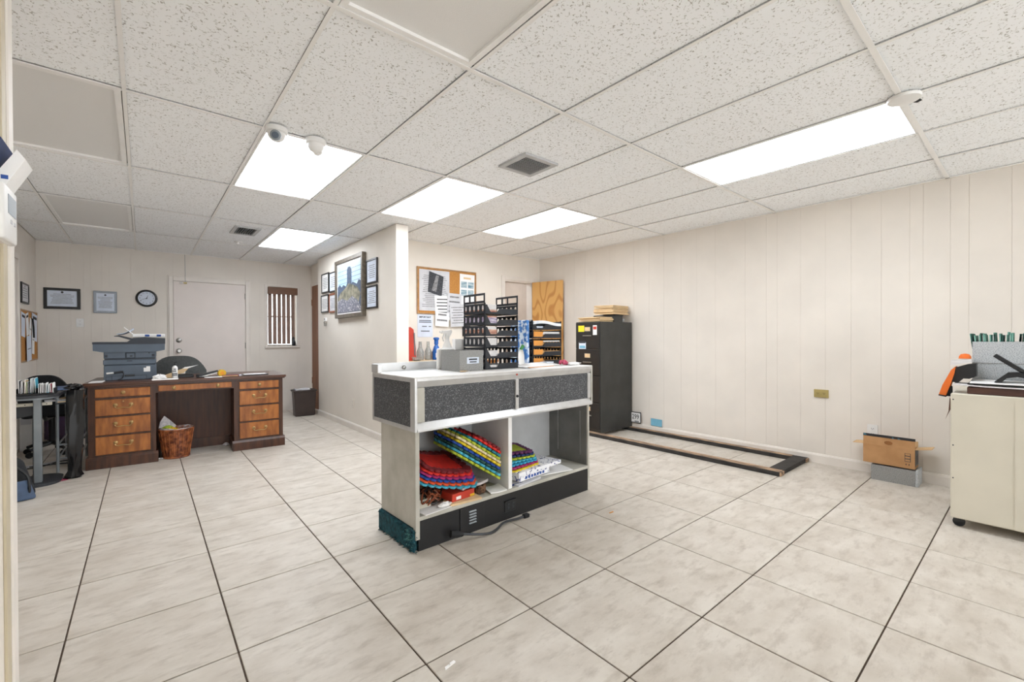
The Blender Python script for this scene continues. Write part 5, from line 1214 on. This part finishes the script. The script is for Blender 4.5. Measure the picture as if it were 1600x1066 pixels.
cols = [('dark_metal', .10, 0, -3), ('paper', .095, 0, 4), ('dark_metal', .088, 0, 0), ('manila', .105, 0, 3), ('lime', .085, 0, -2), ('black_plastic', .09, 0, 0), ('foam_teal', .112, 0, 4), ('paper_blue', .108, 0, 2), ('foam_dark_green', .10, 0, 0), ('foam_sky', .116, 0, -4),
        ('dark_metal', .07, 1, 0), ('paper', .072, 1, 2), ('purple_dark', .068, 1, 0), ('grey_metal', .066, 1, -2), ('paper', .076, 1, 3), ('foam_sky', .065, 1, 8), ('black_plastic', .062, 1, 0), ('pink', .07, 1, -10), ('paper', .074, 1, -2)]
mat('mint', (150, 206, 196), rough=.7, var=.1)
names = dict(dark_metal='dark grey', paper='white', manila='cream', lime='olive green', black_plastic='black', foam_teal='teal', paper_blue='pale blue', foam_dark_green='dark green', foam_sky='sky blue', purple_dark='dark purple', grey_metal='grey', pink='pink')
seen = {}
x = -0.092
ordn = {1: '', 2: 'second ', 3: 'third ', 4: 'fourth '}
for k, (c_, h, grp, lean) in enumerate(cols):
    if k == 10: x = 0.020
    wd = 0.0075 if k % 3 else 0.010
    y0, y1 = (-0.03, 0.085) if not grp else (-0.075, 0.03)
    where = 'in the back row' if not grp else 'in the front row'
    key = (c_, grp); seen[key] = seen.get(key, 0)+1
    o = thing('file_folder', '%s%s upright folder %s of the file sorter' % (ordn[seen[key]], names[c_], where), 'folder', (-0.66+x+0.004, 5.17, 0.740), 0, 'folders in the sorter')
    o.rotation_euler = (0, R(lean*.5), 0)
    B(0, wd*0.7, y0, y1, 0, h, 0.001).build('cover', c_, o); B(wd*0.15, wd*0.55, y0-0.002, y1-0.004, 0.004, h+0.004).build('pages', 'paper', o)
    x += 0.0098
wc = thing('utility_cart', 'low metal cart with blue folders and papers beside the desk', 'cart', (-0.525, 5.82, 0))
for (a, b) in ((-0.05, -0.30), (0.09, -0.30), (-0.05, 0.30), (0.09, 0.30)): MB().tube([(a, b, 0.0), (a, b, 0.70)], 0.011, 8).build('post', 'grey_metal', wc, True)
for z, nm in ((0.69, 'dark_metal'), (0.60, 'dark_metal')): B(-0.065, 0.105, -0.315, 0.315, z, z+0.01, 0.002).build('shelf', nm, wc)
for z in (0.12, 0.24):
    for a in (-0.05, 0.09): MB().tube([(a, -0.30, z), (a, 0.30, z)], 0.007, 8).build('rail', 'grey_metal', wc, True)
    MB().tube([(-0.05, -0.30, z), (0.09, -0.30, z)], 0.007, 8).build('rail', 'grey_metal', wc, True)
mat('folder_blue', (84, 108, 150), rough=0.55, var=0.12); mat('folder_navy', (30, 36, 56), rough=0.5, var=0.2)
def flat_thing(name, label, cat, mt_, c, wx, wy, th, rz, edge=None):
    t = thing(name, label, cat, c, rz); B(-wx/2, wx/2, -wy/2, wy/2, 0, th, 0.002).build('cover', mt_, t)
    if edge: B(-wx/2+0.004, wx/2-0.004, -wy/2-0.002, wy/2-0.002, th*0.2, th*0.8).build('pages', edge, t)
    return t
flat_thing('binder', 'dark navy binder lying on the cart top', 'binder', 'folder_navy', (-0.515, 5.77, 0.701), 0.15, 0.36, 0.022, R(12), 'paper')
flat_thing('binder', 'blue folder lying topmost on the cart by the desk', 'folder', 'folder_blue', (-0.545, 5.70, 0.7235), 0.16, 0.38, 0.008, R(14))
flat_thing('binder', 'blue folder on the lower cart shelf', 'folder', 'folder_blue', (-0.53, 5.69, 0.611), 0.15, 0.34, 0.016, R(8), 'manila')
flat_thing('envelope', 'cream envelope on top of the lower cart shelf folder', 'envelope', 'manila', (-0.50, 5.75, 0.6275), 0.14, 0.22, 0.008, R(-10))
sheet('paper_sheet', 'pale sheet jutting out over the lower cart shelf', 'paper', 'paper_grey', (-0.55, 5.59, 0.6275), 0.22, 0.16, R(8), 0.003)
blk_ = thing('black_bag', 'long black plastic bag standing by the left end of the desk', 'bag', (-0.432, 5.235, 0))
m = MB(); n = 18; vs = []; fs = []; rr = random.Random(8); rows = 16
for i in range(rows+1):
    t = i/rows; z = 0.012+0.73*t; wx = 0.034+0.010*math.sin(3*t)+0.014*t; wy = 0.036+0.014*t
    if i == 0: wx, wy = 0.055, 0.05
    for k in range(n):
        a = 2*math.pi*k/n; q = 1+0.16*math.sin(3*a+4*t)+0.09*math.sin(7*a-5*t)+rr.uniform(-.03, .03); vs.append((wx*q*math.cos(a)-0.02*(1-t), wy*q*math.sin(a), z))
for i in range(rows):
    for k in range(n): fs.append((i*n+k, i*n+(k+1) % n, (i+1)*n+(k+1) % n, (i+1)*n+k))
fs.append(tuple(range(n-1, -1, -1))); fs.append(tuple(rows*n+k for k in range(n)))
m.add(vs, fs).build('body', 'bag_black', blk_, True)
m = crumple(0.05, 0.05, 77, 1.1, 1.0); m.v = [(x-0.012, y+0.01, z+0.742) for x, y, z in m.v]; m.build('gathered_top', 'bag_black', blk_)
m = crumple(0.042, 0.014, 78, 1.2, .9); m.v = [(x-0.025, y-0.005, z) for x, y, z in m.v]; m.build('hem', 'bag_black', blk_)
bp_ = thing('backpack', 'black and blue-grey backpack slumped on the floor at the left edge', 'backpack', (-0.775, 4.80, 0), R(20))
m = MB().box(-0.11, 0.11, -0.10, 0.10, 0.0, 0.31, 0.05, 4); m.v = [(x+(0.05-0.25*z)*1.0, y*(1-0.9*z), z) for x, y, z in m.v]; m.build('body', 'black_cloth', bp_, True)
m = MB().box(-0.07, 0.09, -0.135, -0.085, 0.0, 0.14, 0.02, 3); m.v = [(x+(0.05-0.25*z), y+0.3*z*.3, z) for x, y, z in m.v]; mat('slate_cloth', (84, 104, 134), rough=.8, var=.2); m.build('pocket', 'slate_cloth', bp_, True)
MB().tube(smooth_path([Vector(q) for q in ((0.03, -0.085, 0.26), (0.09, -0.12, 0.18), (0.10, -0.13, 0.08), (0.10, -0.11, 0.02))]), 0.008, 6).build('strap', 'black_plastic', bp_, True)
MB().tube(smooth_path([Vector(q) for q in ((-0.04, 0, 0.30), (-0.02, 0, 0.335), (0.02, 0, 0.30))]), 0.007, 6).build('handle', 'black_plastic', bp_, True)
twr = thing('computer_tower', 'white computer tower on the floor against the left wall', 'computer', (-0.985, 6.78, 0)); B(0, 0.10, 0, 0.36, 0.0, 0.43, 0.004).build('case', 'white_plastic', twr); B(0.012, 0.088, -0.003, 0, 0.28, 0.40, 0.002).build('front_bezel', 'paper_grey', twr)
dcb = thing('low_cabinet', 'dark purple-brown low cabinet behind the left tables', 'cabinet', (-0.86, 7.22, 0)); B(0, 0.44, 0, 0.36, 0.03, 0.50, 0.004).build('body', 'purple_dark', dcb); B(0.02, 0.21, -0.014, 0, 0.06, 0.48, 0.003).build('door', 'purple_dark', dcb); B(0.23, 0.42, -0.014, 0, 0.06, 0.48, 0.003).build('door', 'purple_dark', dcb); B(0.02, 0.42, 0.02, 0.34, 0, 0.03).build('base', 'black_plastic', dcb)
lf_ = tag(B(-0.07, 0.05, -0.045, 0.04, 0, 0.002).build('leaflet', 'pink', None, False, (-0.545, 5.20, 0.0005), (0, 0, R(25))), 'pink leaflet on the floor between table base and bag', 'leaflet')
fcb = thing('floor_cable', 'black cables lying on the floor under the left tables', 'cable', (-0.62, 5.9, 0))
for k in range(4):
    r_ = random.Random(90+k); MB().tube(smooth_path([Vector((-0.25+0.13*q+r_.uniform(-.02, .02), 0.02+r_.uniform(-.12, .12), 0.006)) for q in range(4)]), 0.005, 6).build('cable', 'black_rubber' if k % 2 else 'paper_grey', fcb, True)
sheet('paper_sheet', 'white paper standing off the left end of the desk top', 'paper', 'paper_blue', dw(0.02, 0.30, DT), 0.09, 0.18, DA, 0.002) if False else None

# ------------------------------------------------------------------ filing cabinet on the lumber frame
lu = thing('lumber_frame', 'long black painted lumber frame lying on the floor along the right wall', 'lumber frame')
def board(x0, x1, y0, y1, top):
    b = B(x0, x1, y0, y1, 0, 0.036, 0.002).build('board', 'lumber_black', lu)
    if top: B(x0+0.012, x1-0.002, y0+0.003, y1-0.01, 0.0355, 0.038).build('bare_top', 'lumber_bare', b)
    return b
board(4.060, 4.150, 1.385, 3.72, True); board(4.690, 4.768, 1.50, 3.72, True); board(4.150, 4.768, 1.385, 1.50, False)
bm_ = B(4.062, 4.148, 1.378, 1.385, 0.002, 0.034).build('sawn_end', 'lumber_bare', lu); B(4.70, 4.768, 1.378, 1.385, 0.002, 0.034).build('sawn_end', 'lumber_bare', lu)
FCX, FCY = 4.128, 3.317
fc_ = thing('filing_cabinet', 'black four drawer filing cabinet with stickers against the right wall', 'filing cabinet', (FCX, FCY, 0.0385))
FW, FD, FHh = 0.635, 0.385, 1.318
B(0.012, FW, 0, FD, 0, FHh, 0.003).build('case', 'cabinet_side', fc_)
for k in range(4):
    z0 = 0.035+0.32*k
    d = B(0, 0.014, 0.008, FD-0.008, z0, z0+0.312, 0.003).build('drawer', 'cabinet_front', fc_)
    B(-0.012, 0.0, 0.13, 0.26, z0+0.15, z0+0.162, 0.003).build('pull', 'steel', d)
    h_ = B(-0.003, 0, 0.145, 0.235, z0+0.21, z0+0.262).build('label_holder', 'steel', d); B(-0.0042, -0.003, 0.15, 0.23, z0+0.214, z0+0.258).build('card', 'manila', h_)
mat('sticky', (236, 214, 40), rough=.7, var=.05)
B(-0.0012, 0, 0.24, 0.335, 1.20, 1.275).build('sticky_note', 'sticky', fc_); B(-0.0012, 0, 0.045, 0.105, 1.16, 1.275).build('sticker', 'paper', fc_); B(-0.0018, -0.0012, 0.05, 0.10, 1.225, 1.26).build('sticker_print', 'red_plastic', fc_)
st2 = B(-0.0014, 0, 0.215, 0.325, 0.99, 1.07).build('sticker', 'paper_blue', fc_); B(-0.002, -0.0014, 0.225, 0.315, 1.00, 1.03).build('sticker_print', 'sky_blue', fc_); B(-0.002, -0.0014, 0.22, 0.32, 1.06, 1.085).build('sticker_print', 'print_dark', fc_)
TOPC = 0.0385+FHh
def folded_env(name, label, c, wx, wy, layers, rz, seed):
    t = thing(name, label, 'envelopes', c, rz); r_ = random.Random(seed); z = 0
    for k in range(layers):
        th = r_.uniform(0.009, 0.014); a = r_.uniform(-.012, .012); b = r_.uniform(-.012, .012)
        MB().grid(lambda u, v: (a+(u-.5)*wx, b+(v-.5)*wy, z+th+0.004*math.sin(5*u+k)*(v)), 8, 4, th*0.8).build('envelope', 'manila', t); z += th+0.001
    return t, z
e1, z1 = folded_env('envelope_pile', 'flat pile of manila envelopes at the front of the filing cabinet top', (FCX+0.15, FCY+0.19, TOPC), 0.25, 0.33, 5, 0, 1)
bx_ = thing('black_file_box', 'low black box on the filing cabinet under the thick envelope bundle', 'box', (FCX+0.28, FCY+0.02, TOPC)); B(0.02, 0.19, 0, 0.32, 0, 0.082, 0.003).build('body', 'cabinet_side', bx_); B(0.015, 0.195, -0.004, 0.324, 0.076, 0.088, 0.003).build('lid', 'frame_black', bx_)
plb = thing('plastic_bag', 'crumpled clear plastic bag wedged on the filing cabinet by the wall', 'plastic bag', (FCX+0.555, FCY+0.16, TOPC)); mat('film', (214, 216, 222), rough=.25, var=.15, scale=30); crumple(0.07, 0.075, 55, .6, 1.4).build('body', 'film', plb)
e2, z2 = folded_env('envelope_pile', 'thick bundle of manila envelopes stacked high on the filing cabinet', (FCX+0.43, FCY+0.17, TOPC+0.0955), 0.35, 0.28, 9, R(4), 2)
# licence plate and blue card leaning on the wall
lp = thing('licence_plate', 'licence plate ending in 99 behind the filing cabinet foot', 'licence plate', (XR-0.030, 3.27, 0.092), R(-90))
B(-0.09, 0.09, 0, 0.003, 0.0, 0.138, 0.003).build('frame', 'frame_black', lp); B(-0.08, 0.08, -0.001, 0, 0.010, 0.128).build('plate', 'paper', lp)
text('299', 0.085, 'print_black', lp, (0.012, -0.0015, 0.075), (R(90), 0, 0), sx=0.8)
B(0.0, 0.06, -0.0018, -0.001, 0.016, 0.026).build('print', 'print_dark', lp)
bcd = thing('blue_card', 'small blue card leaning on the wall above the baseboard', 'card', (XR-0.018, 2.975, 0.089), R(-90)); B(-0.075, 0.075, 0, 0.006, 0, 0.088, 0.003).build('card', 'sky_blue', bcd)
outlet('yellowed double jack plate halfway up the right wall', 'x-', XR, 1.283, 0.645, 0.112, 0.072, 'brass_plate', 'print_black', True, 0.014)
outlet('white outlet low on the right wall behind the cardboard box', 'x-', XR, 0.912, 0.355, 0.072, 0.115, 'white_plastic', 'print_dark')

# cardboard box standing on the grey fleck box
gb2 = thing('fleck_box', 'grey speckled shallow box on the floor by the right wall', 'box', (4.575, 0.598, 0)); m = MB()
LX, LY, LZ = 0.17, 0.285, 0.118
for (a, b, p, q) in ((0, LX, 0, 0.004), (0, LX, LY-0.004, LY), (0, 0.004, 0.004, LY-0.004), (LX-0.004, LX, 0.004, LY-0.004)): m.box(a, b, p, q, 0, LZ)
m.box(0.004, LX-0.004, 0.004, LY-0.004, 0, 0.004); m.box(0.004, LX-0.004, 0.004, LY-0.004, LZ-0.005, LZ-0.001); m.build('body', 'grey_fleck', gb2)
B(-0.003, LX+0.003, -0.003, 0.012, 0.0, LZ+0.01, 0.002).build('end_flange', 'silver_fleck', gb2)
cbx = thing('cardboard_box', 'open brown cardboard box with taped flaps on the grey box', 'box', (4.60, 0.617, LZ+0.0105))
BX, BY, BZ = 0.145, 0.322, 0.150
m = MB()
for (a, b, p, q) in ((0, BX, 0, 0.004), (0, BX, BY-0.004, BY), (0, 0.004, 0.004, BY-0.004), (BX-0.004, BX, 0.004, BY-0.004)): m.box(a, b, p, q, 0, BZ)
m.box(0.004, BX-0.004, 0.004, BY-0.004, 0, 0.004); m.build('body', 'cardboard', cbx)
f1 = MB().box(-0.002, 0.002, 0.0, BY, 0, 0.084); fo = f1.build('flap', 'cardboard', cbx, False, (0.003, 0, BZ), (0, R(6), 0)); mat('tape_black', (34, 34, 38), rough=.35, rgb2=(70, 120, 140), scale=24, lo=.6, hi=.66); B(-0.0032, 0.0032, -0.001, BY+0.001, 0.066, 0.0865).build('tape', 'tape_black', fo)
f2 = MB().box(-0.002, 0.002, 0.0, BY, 0, 0.045); f2.build('flap', 'cardboard_in', cbx, False, (BX-0.003, 0, BZ), (0, R(3), 0))
MB().box(0.012, BX-0.008, -0.10, 0, -0.002, 0.002).build('flap', 'cardboard_in', cbx, False, (0, 0.002, BZ), (R(-12), 0, 0))
MB().box(0.012, BX-0.008, 0, 0.075, -0.002, 0.002).build('flap', 'cardboard_in', cbx, False, (0, BY-0.002, BZ), (R(-4), 0, 0))
mat('tape_black', (34, 34, 38), rough=.35, rgb2=(70, 120, 140), scale=24, lo=.6, hi=.66)
B(-0.0014, 0, 0.025, 0.06, 0.052, 0.118).build('label', 'print_dark', cbx)
for k in range(3): B(-0.002, -0.0014, 0.028, 0.057, 0.056+0.022*k, 0.072+0.022*k).build('label_print', 'cardboard', cbx)
for y in (0.03, 0.048): MB().prism([(y, 0.026), (y+0.008, 0.026), (y+0.004, 0.040)], 'x', -0.0014, 0).build('arrow_print', 'print_dark', cbx)
m = disc([(0.02, 0), (0.02, 0.0012)], 20); m.v = [(-0.0002-(-y), x*1.3+0.16, z*.75+BZ+0.03) for x, y, z in m.v]; mat('print_brown', (150, 100, 56), rough=.85, var=.05); m.build('mark_print', 'print_brown', cbx)
B(0.003, BX-0.003, -0.0014, 0, 0.02, BZ).build('side_tape', 'tape_black', cbx)

# ------------------------------------------------------------------ cream cart at the right edge
kc = thing('storage_cart', 'cream metal cart on black casters at the right edge', 'cart', (3.80, 0.348, 0))
B(0, 0.62, -0.80, 0, 0.055, 0.818, 0.006).build('body', 'cart_cream', kc)
B(-0.003, 0.0, -0.80, -0.262, 0.06, 0.80).build('rear_panel', 'cart_cream', kc)
for z in (0.30, 0.50, 0.78): MB().tube([(-0.001, -0.012, z), (0.002, -0.012, z)], 0.004, 8).build('screw', 'dark_metal', kc)
for (a, b) in ((0.045, -0.035), (0.57, -0.035), (0.045, -0.76), (0.57, -0.76)):
    c_ = link('caster', None, kc, (a, b, 0)); MB().lathe([(0.02, -0.013), (0.028, -0.010), (0.028, 0.010), (0.02, 0.013)], (0, 0.0, 0.028), 18, 'x').build('wheel', 'black_rubber', c_, True)
    MB().prism([(-0.022, 0.055), (0.022, 0.055), (0.028, 0.03), (0.012, 0.022), (-0.03, 0.036)], 'x', -0.017, -0.0135).build('fork', 'black_plastic', c_)
wbd = tag(B(0.0, 0.52, -0.70, 0, 0, 0.042, 0.004).build('wood_tray', 'brown_board', None, False, (3.812, 0.278, 0.8185)), 'dark brown wooden board lying on the cream cart', 'board')
ZP = 0.8615
m = MB().grid(lambda u, v: (-0.012+0.175*v, -0.50+0.56*u, 0.008+0.016*max(0, u-.72)*1.2), 12, 3, 0.006); pst = thing('paper_stack', 'stack of white papers overhanging the brown board on the cart', 'papers', (3.812, 0.278, ZP)); m.build('sheets', 'stack_white', pst)
B(0.01, 0.165, -0.45, 0.0, 0.0135, 0.020).build('black_folder', 'frame_black', pst)
m = MB().grid(lambda u, v: (0.004+0.16*v, -0.36+0.35*u, 0.024+0.014*v), 6, 3, 0.002); m.build('top_sheet', 'paper', pst)
ffb = thing('file_box', 'silver speckled file box packed with green hanging files on the cart', 'file box', (3.99, 0.268, ZP))
m = MB(); bw_, bd_, bh_ = 0.26, 0.60, 0.270
for (a, b, p, q) in ((0, bw_, -0.004, 0), (0, bw_, -bd_, -bd_+0.004), (0, 0.004, -bd_+0.004, -0.004), (bw_-0.004, bw_, -bd_+0.004, -0.004)): m.box(a, b, p, q, 0.0, bh_)
m.box(0.004, bw_-0.004, -bd_+0.004, -0.004, 0, 0.004); m.build('body', 'silver_fleck', ffb); B(-0.0015, 0, -bd_, 0, bh_*0.50, bh_*0.52).build('crease', 'grey_fleck', ffb)
mat('file_green', (70, 128, 112), rough=.8, rgb2=(120, 170, 156), scale=30)
rr = random.Random(12)
for k in range(26):
    y = -0.022-0.0080*k; o = B(0.012, bw_-0.012, -0.0030, 0.0030, 0.03, bh_+rr.uniform(0.040, 0.060)).build('hanging_file', 'file_green' if k % 4 else 'foam_dark_green', ffb, False, (0, y, 0), (R(-(13-k)*0.45+rr.uniform(-2.5, 2.5)), 0, 0))
    if k % 2: B(0.01, bw_-0.03, 0.0031, 0.0041, 0.05, bh_+0.04).build('papers', 'paper', o)
rmt = thing('phone_handset', 'black cordless handset standing in its cradle on the cart', 'phone', (3.86, 0.06, ZP+0.032))
m = MB().prism([(0.11, 0.0), (0.10, 0.012), (0.055, 0.060), (0.02, 0.062), (-0.14, 0.042), (-0.14, 0.0), (-0.09, 0.012), (0.02, 0.036), (0.06, 0.026), (0.08, 0.0)], 'x', 0, 0.07); m.build('cradle', 'black_plastic', rmt)
m = MB().box(-0.022, 0.022, -0.085, 0.085, -0.011, 0.011, 0.005, 2); Mx = Matrix.Translation((0.04, 0.045, 0.105)) @ Matrix.Rotation(R(40), 4, 'X'); m.v = [tuple(Mx @ Vector(v)) for v in m.v]; m.build('handset', 'black_plastic', rmt, True)
for r_ in range(4):
    for c_ in range(3):
        m = MB().box(-0.004, 0.004, -0.005, 0.005, 0.011, 0.013); Mk = Mx @ Matrix.Translation((-0.012+0.012*c_, -0.06+0.018*r_, 0)); m.v = [tuple(Mk @ Vector(v)) for v in m.v]; m.build('key', 'grey_metal', rmt)
obg = thing('orange_bag', 'orange and black tote slumped over the far corner of the cart', 'bag', (3.86, 0.33, ZP))
def yz(poly, x0, x1): return MB().prism([(y-0.33, z-ZP) for y, z in poly], 'x', x0, x1)
yz([(0.332, 0.978), (0.337, 0.938), (0.357, 0.853), (0.374, 0.795), (0.406, 0.80), (0.390, 0.86), (0.351, 0.957)], 0.0, 0.10).build('orange_side', 'orange_cloth', obg)
yz([(0.373, 0.794), (0.407, 0.799), (0.408, 0.792), (0.374, 0.786)], -0.002, 0.102).build('hem', 'black_cloth', obg)
yz([(0.330, 0.973), (0.285, 0.992), (0.245, 1.000), (0.243, 0.923), (0.272, 0.905), (0.300, 0.905), (0.322, 0.878), (0.351, 0.882)], 0.018, 0.11).build('black_lining', 'black_plastic', obg)
yz([(0.357, 0.852), (0.352, 0.846), (0.351, 0.79), (0.374, 0.792)], 0.006, 0.09).build('black_side', 'black_cloth', obg)
yz([(0.357, 0.788), (0.352, 0.769), (0.352, 0.713), (0.376, 0.646), (0.362, 0.70)], 0.0, 0.006).build('hanging_strap', 'wood_dark', obg)
wps = thing('paper_bundle', 'white papers jutting out over the orange and black tote', 'papers', (3.885, 0.30, 1.002)); MB().prism([(-0.036, 0.022), (0.055, 0.014), (0.058, -0.022), (0.030, -0.012), (-0.01, -0.002), (-0.036, 0.0)], 'x', 0, 0.10).build('sheets', 'stack_white', wps)
bcp = thing('baseball_cap', 'rounded orange cap behind the paper bundle beside the file box', 'hat', (3.93, 0.296, 1.0265)); m = MB().lathe([(0.028, 0.0), (0.027, 0.014), (0.019, 0.027), (0.004, 0.031)], (0, 0, 0), 18, sx=1.3); m.build('crown', 'orange_cloth', bcp, True)
MB().prism([(-0.02, 0.0), (-0.02, 0.004), (0.026, 0.003), (0.03, 0.0)], 'x', -0.02, 0.03).build('brim', 'orange_cloth', bcp)

# ------------------------------------------------------------------ ceiling fixtures
def vent(label, x0, x1, y0, y1, n, along):
    t = thing('ceiling_vent', label, 'air vent', ((x0+x1)/2, (y0+y1)/2, ZC)); hx, hy = (x1-x0)/2, (y1-y0)/2; f = 0.035
    m = MB()
    for (a, b, p, q) in ((-hx, hx, -hy, -hy+f), (-hx, hx, hy-f, hy), (-hx, -hx+f, -hy+f, hy-f), (hx-f, hx, -hy+f, hy-f)): m.box(a, b, p, q, -0.010, 0.0035)
    m.build('frame', 'case_inside', t)
    B(-hx+f, hx-f, -hy+f, hy-f, 0.001, 0.003).build('duct', 'print_black', t)
    for k in range(n):
        s_ = (k+0.5)/n
        if along == 'x':
            y = -hy+f+(2*hy-2*f)*s_; MB().box(-hx+f, hx-f, -0.006, 0.006, -0.0009, 0.0009).build('louvre', 'case_inside', t, False, (0, y, -0.006), (R(50), 0, 0))
        else:
            x = -hx+f+(2*hx-2*f)*s_; MB().box(-0.006, 0.006, -hy+f, hy-f, -0.0016, 0.0016).build('louvre', 'grey_metal', t, False, (x, 0, -0.006), (0, R(80), 0))
    return t
vent('square grey air vent in the ceiling above the counter', 1.95, 2.256, 2.18, 2.472, 12, 'x')
vent('small air vent in the ceiling above the desk', 0.775, 1.025, 5.56, 5.97, 8, 'y')
def dome_cam(label, x, y, lens):
    t = thing('dome_camera', label, 'security camera', (x, y, ZC-0.004))
    MB().lathe([(0.058, 0.0), (0.060, -0.008), (0.057, -0.026), (0.050, -0.032)], (0, 0, 0), 28).build('base', 'white_plastic', t, True)
    vs = [(0.048*math.cos(R(a)), -0.032-0.046*math.sin(R(a))) for a in range(0, 86, 12)]
    MB().lathe(vs, (0, 0, 0), 28).build('ball', 'white_plastic', t, True)
    d = Vector((-0.3, -0.85, -0.35)).normalized() if lens else Vector((0.5, 0.8, -0.3)).normalized()
    c_ = Vector((0, 0, -0.040))
    m = MB().tube([c_+d*0.030, c_+d*0.050, c_+d*0.0515], [0.030, 0.028, 0.024], 24); m.build('lens_ring', 'grey_metal' if lens else 'white_plastic', t, True)
    m = MB().tube([c_+d*0.051, c_+d*0.0535], [0.019, 0.016], 20); m.build('lens', 'copier' if lens else 'white_plastic', t, True)
    return t
dome_cam('dome camera with grey lens facing the viewer on the ceiling light edge', 0.605, 2.84, True)
dome_cam('plain white dome camera turned away on the ceiling light edge', 0.825, 2.855, False)
sd = thing('smoke_detector', 'flat round white disc at the corner of the right ceiling light', 'detector', (2.987, 0.445, ZC-0.004))
MB().lathe([(0.068, 0.0), (0.070, -0.006), (0.066, -0.016), (0.04, -0.021), (0.01, -0.022)], (0, 0, 0), 32).build('cover', 'white_plastic', sd, True)
chp = tag(MB().prism([(-0.02, -0.012), (0.012, -0.018), (0.026, 0.004), (0.004, 0.02), (-0.006, 0.008)], 'z', 0.0, 0.001).build('tile_hole', 'print_black', None, False, tuple(Vector((3.10, 0.41, ZC+0.0025)))), 'small dark broken hole in the ceiling tile by the white disc', 'hole')
spk = thing('sprinkler', 'small sprinkler head in the ceiling beyond the small air vent', 'sprinkler', (0.934, 6.48, ZC+0.003)); MB().lathe([(0.045, 0), (0.042, -0.006), (0.014, -0.010), (0.010, -0.03), (0.022, -0.034), (0.02, -0.037)], (0, 0, 0), 20).build('head', 'white_plastic', spk, True)

# ------------------------------------------------------------------ thermostat and card on the wall end at the left edge
th_ = thing('thermostat', 'white thermostat with small display on the near wall at the left edge', 'thermostat', (XS, 1.355, 1.42))
MB().box(0.0, 0.030, -0.06, 0.052, -0.052, 0.055, 0.004, 2).build('back', 'white_paint', th_, True)
fr_ = MB().box(0.030, 0.046, -0.06, 0.055, -0.056, 0.055, 0.006, 3).build('front', 'white_plastic', th_, True)
B(0.046, 0.0468, -0.03, 0.04, 0.0, 0.038).build('display', 'grey_metal', fr_)
for y in (-0.01, 0.02): B(0.046, 0.0472, y, y+0.012, -0.018, -0.010).build('button', 'paper_grey', fr_)
cd = thing('propped_card', 'white card with blue print propped on top of the thermostat', 'card', (XS+0.012, 1.33, 1.4755))
MB().prism([(0.006, 0.0), (0.030, 0.0), (0.058, 0.058), (0.046, 0.075)], 'y', 0.0, 0.075).build('card', 'paper', cd)
MB().prism([(0.0, 0.0), (0.004, 0.0), (0.030, 0.085), (0.022, 0.090)], 'y', -0.03, 0.07).build('dark_leaf', 'foam_navy', cd)
text('led', 0.016, 'print_blue', cd, (0.0235, -0.0008, 0.018), (R(90), R(-62), 0)) if False else None
fw_ = B(0.002, 0.012, -0.0008, 0.0, 0.012, 0.020).build('print', 'print_blue', cd, False, (0.022, 0, 0.0)); 
# litter on the tiles
lt1 = thing('floor_litter', 'torn white paper scrap on the tiles near the bottom of the picture', 'litter', (0.831, 1.339, 0.0))
for k, (x, y) in enumerate(((-0.012, 0), (0.010, 0.004))): MB().prism([(x-0.012, y-0.006), (x+0.012, y-0.002), (x+0.010, y+0.007), (x-0.008, y+0.005)], 'z', 0.0005, 0.004+0.002*k).build('scrap', 'paper', lt1)
lt2 = tag(MB().prism([(-0.02, -0.004), (0.018, -0.006), (0.02, 0.003), (-0.016, 0.005)], 'z', 0.0003, 0.0025).build('leaf_scrap', 'orange_card', None, False, (2.387, 1.827, 0)), 'small tan scrap on the tiles right of the counter', 'litter')
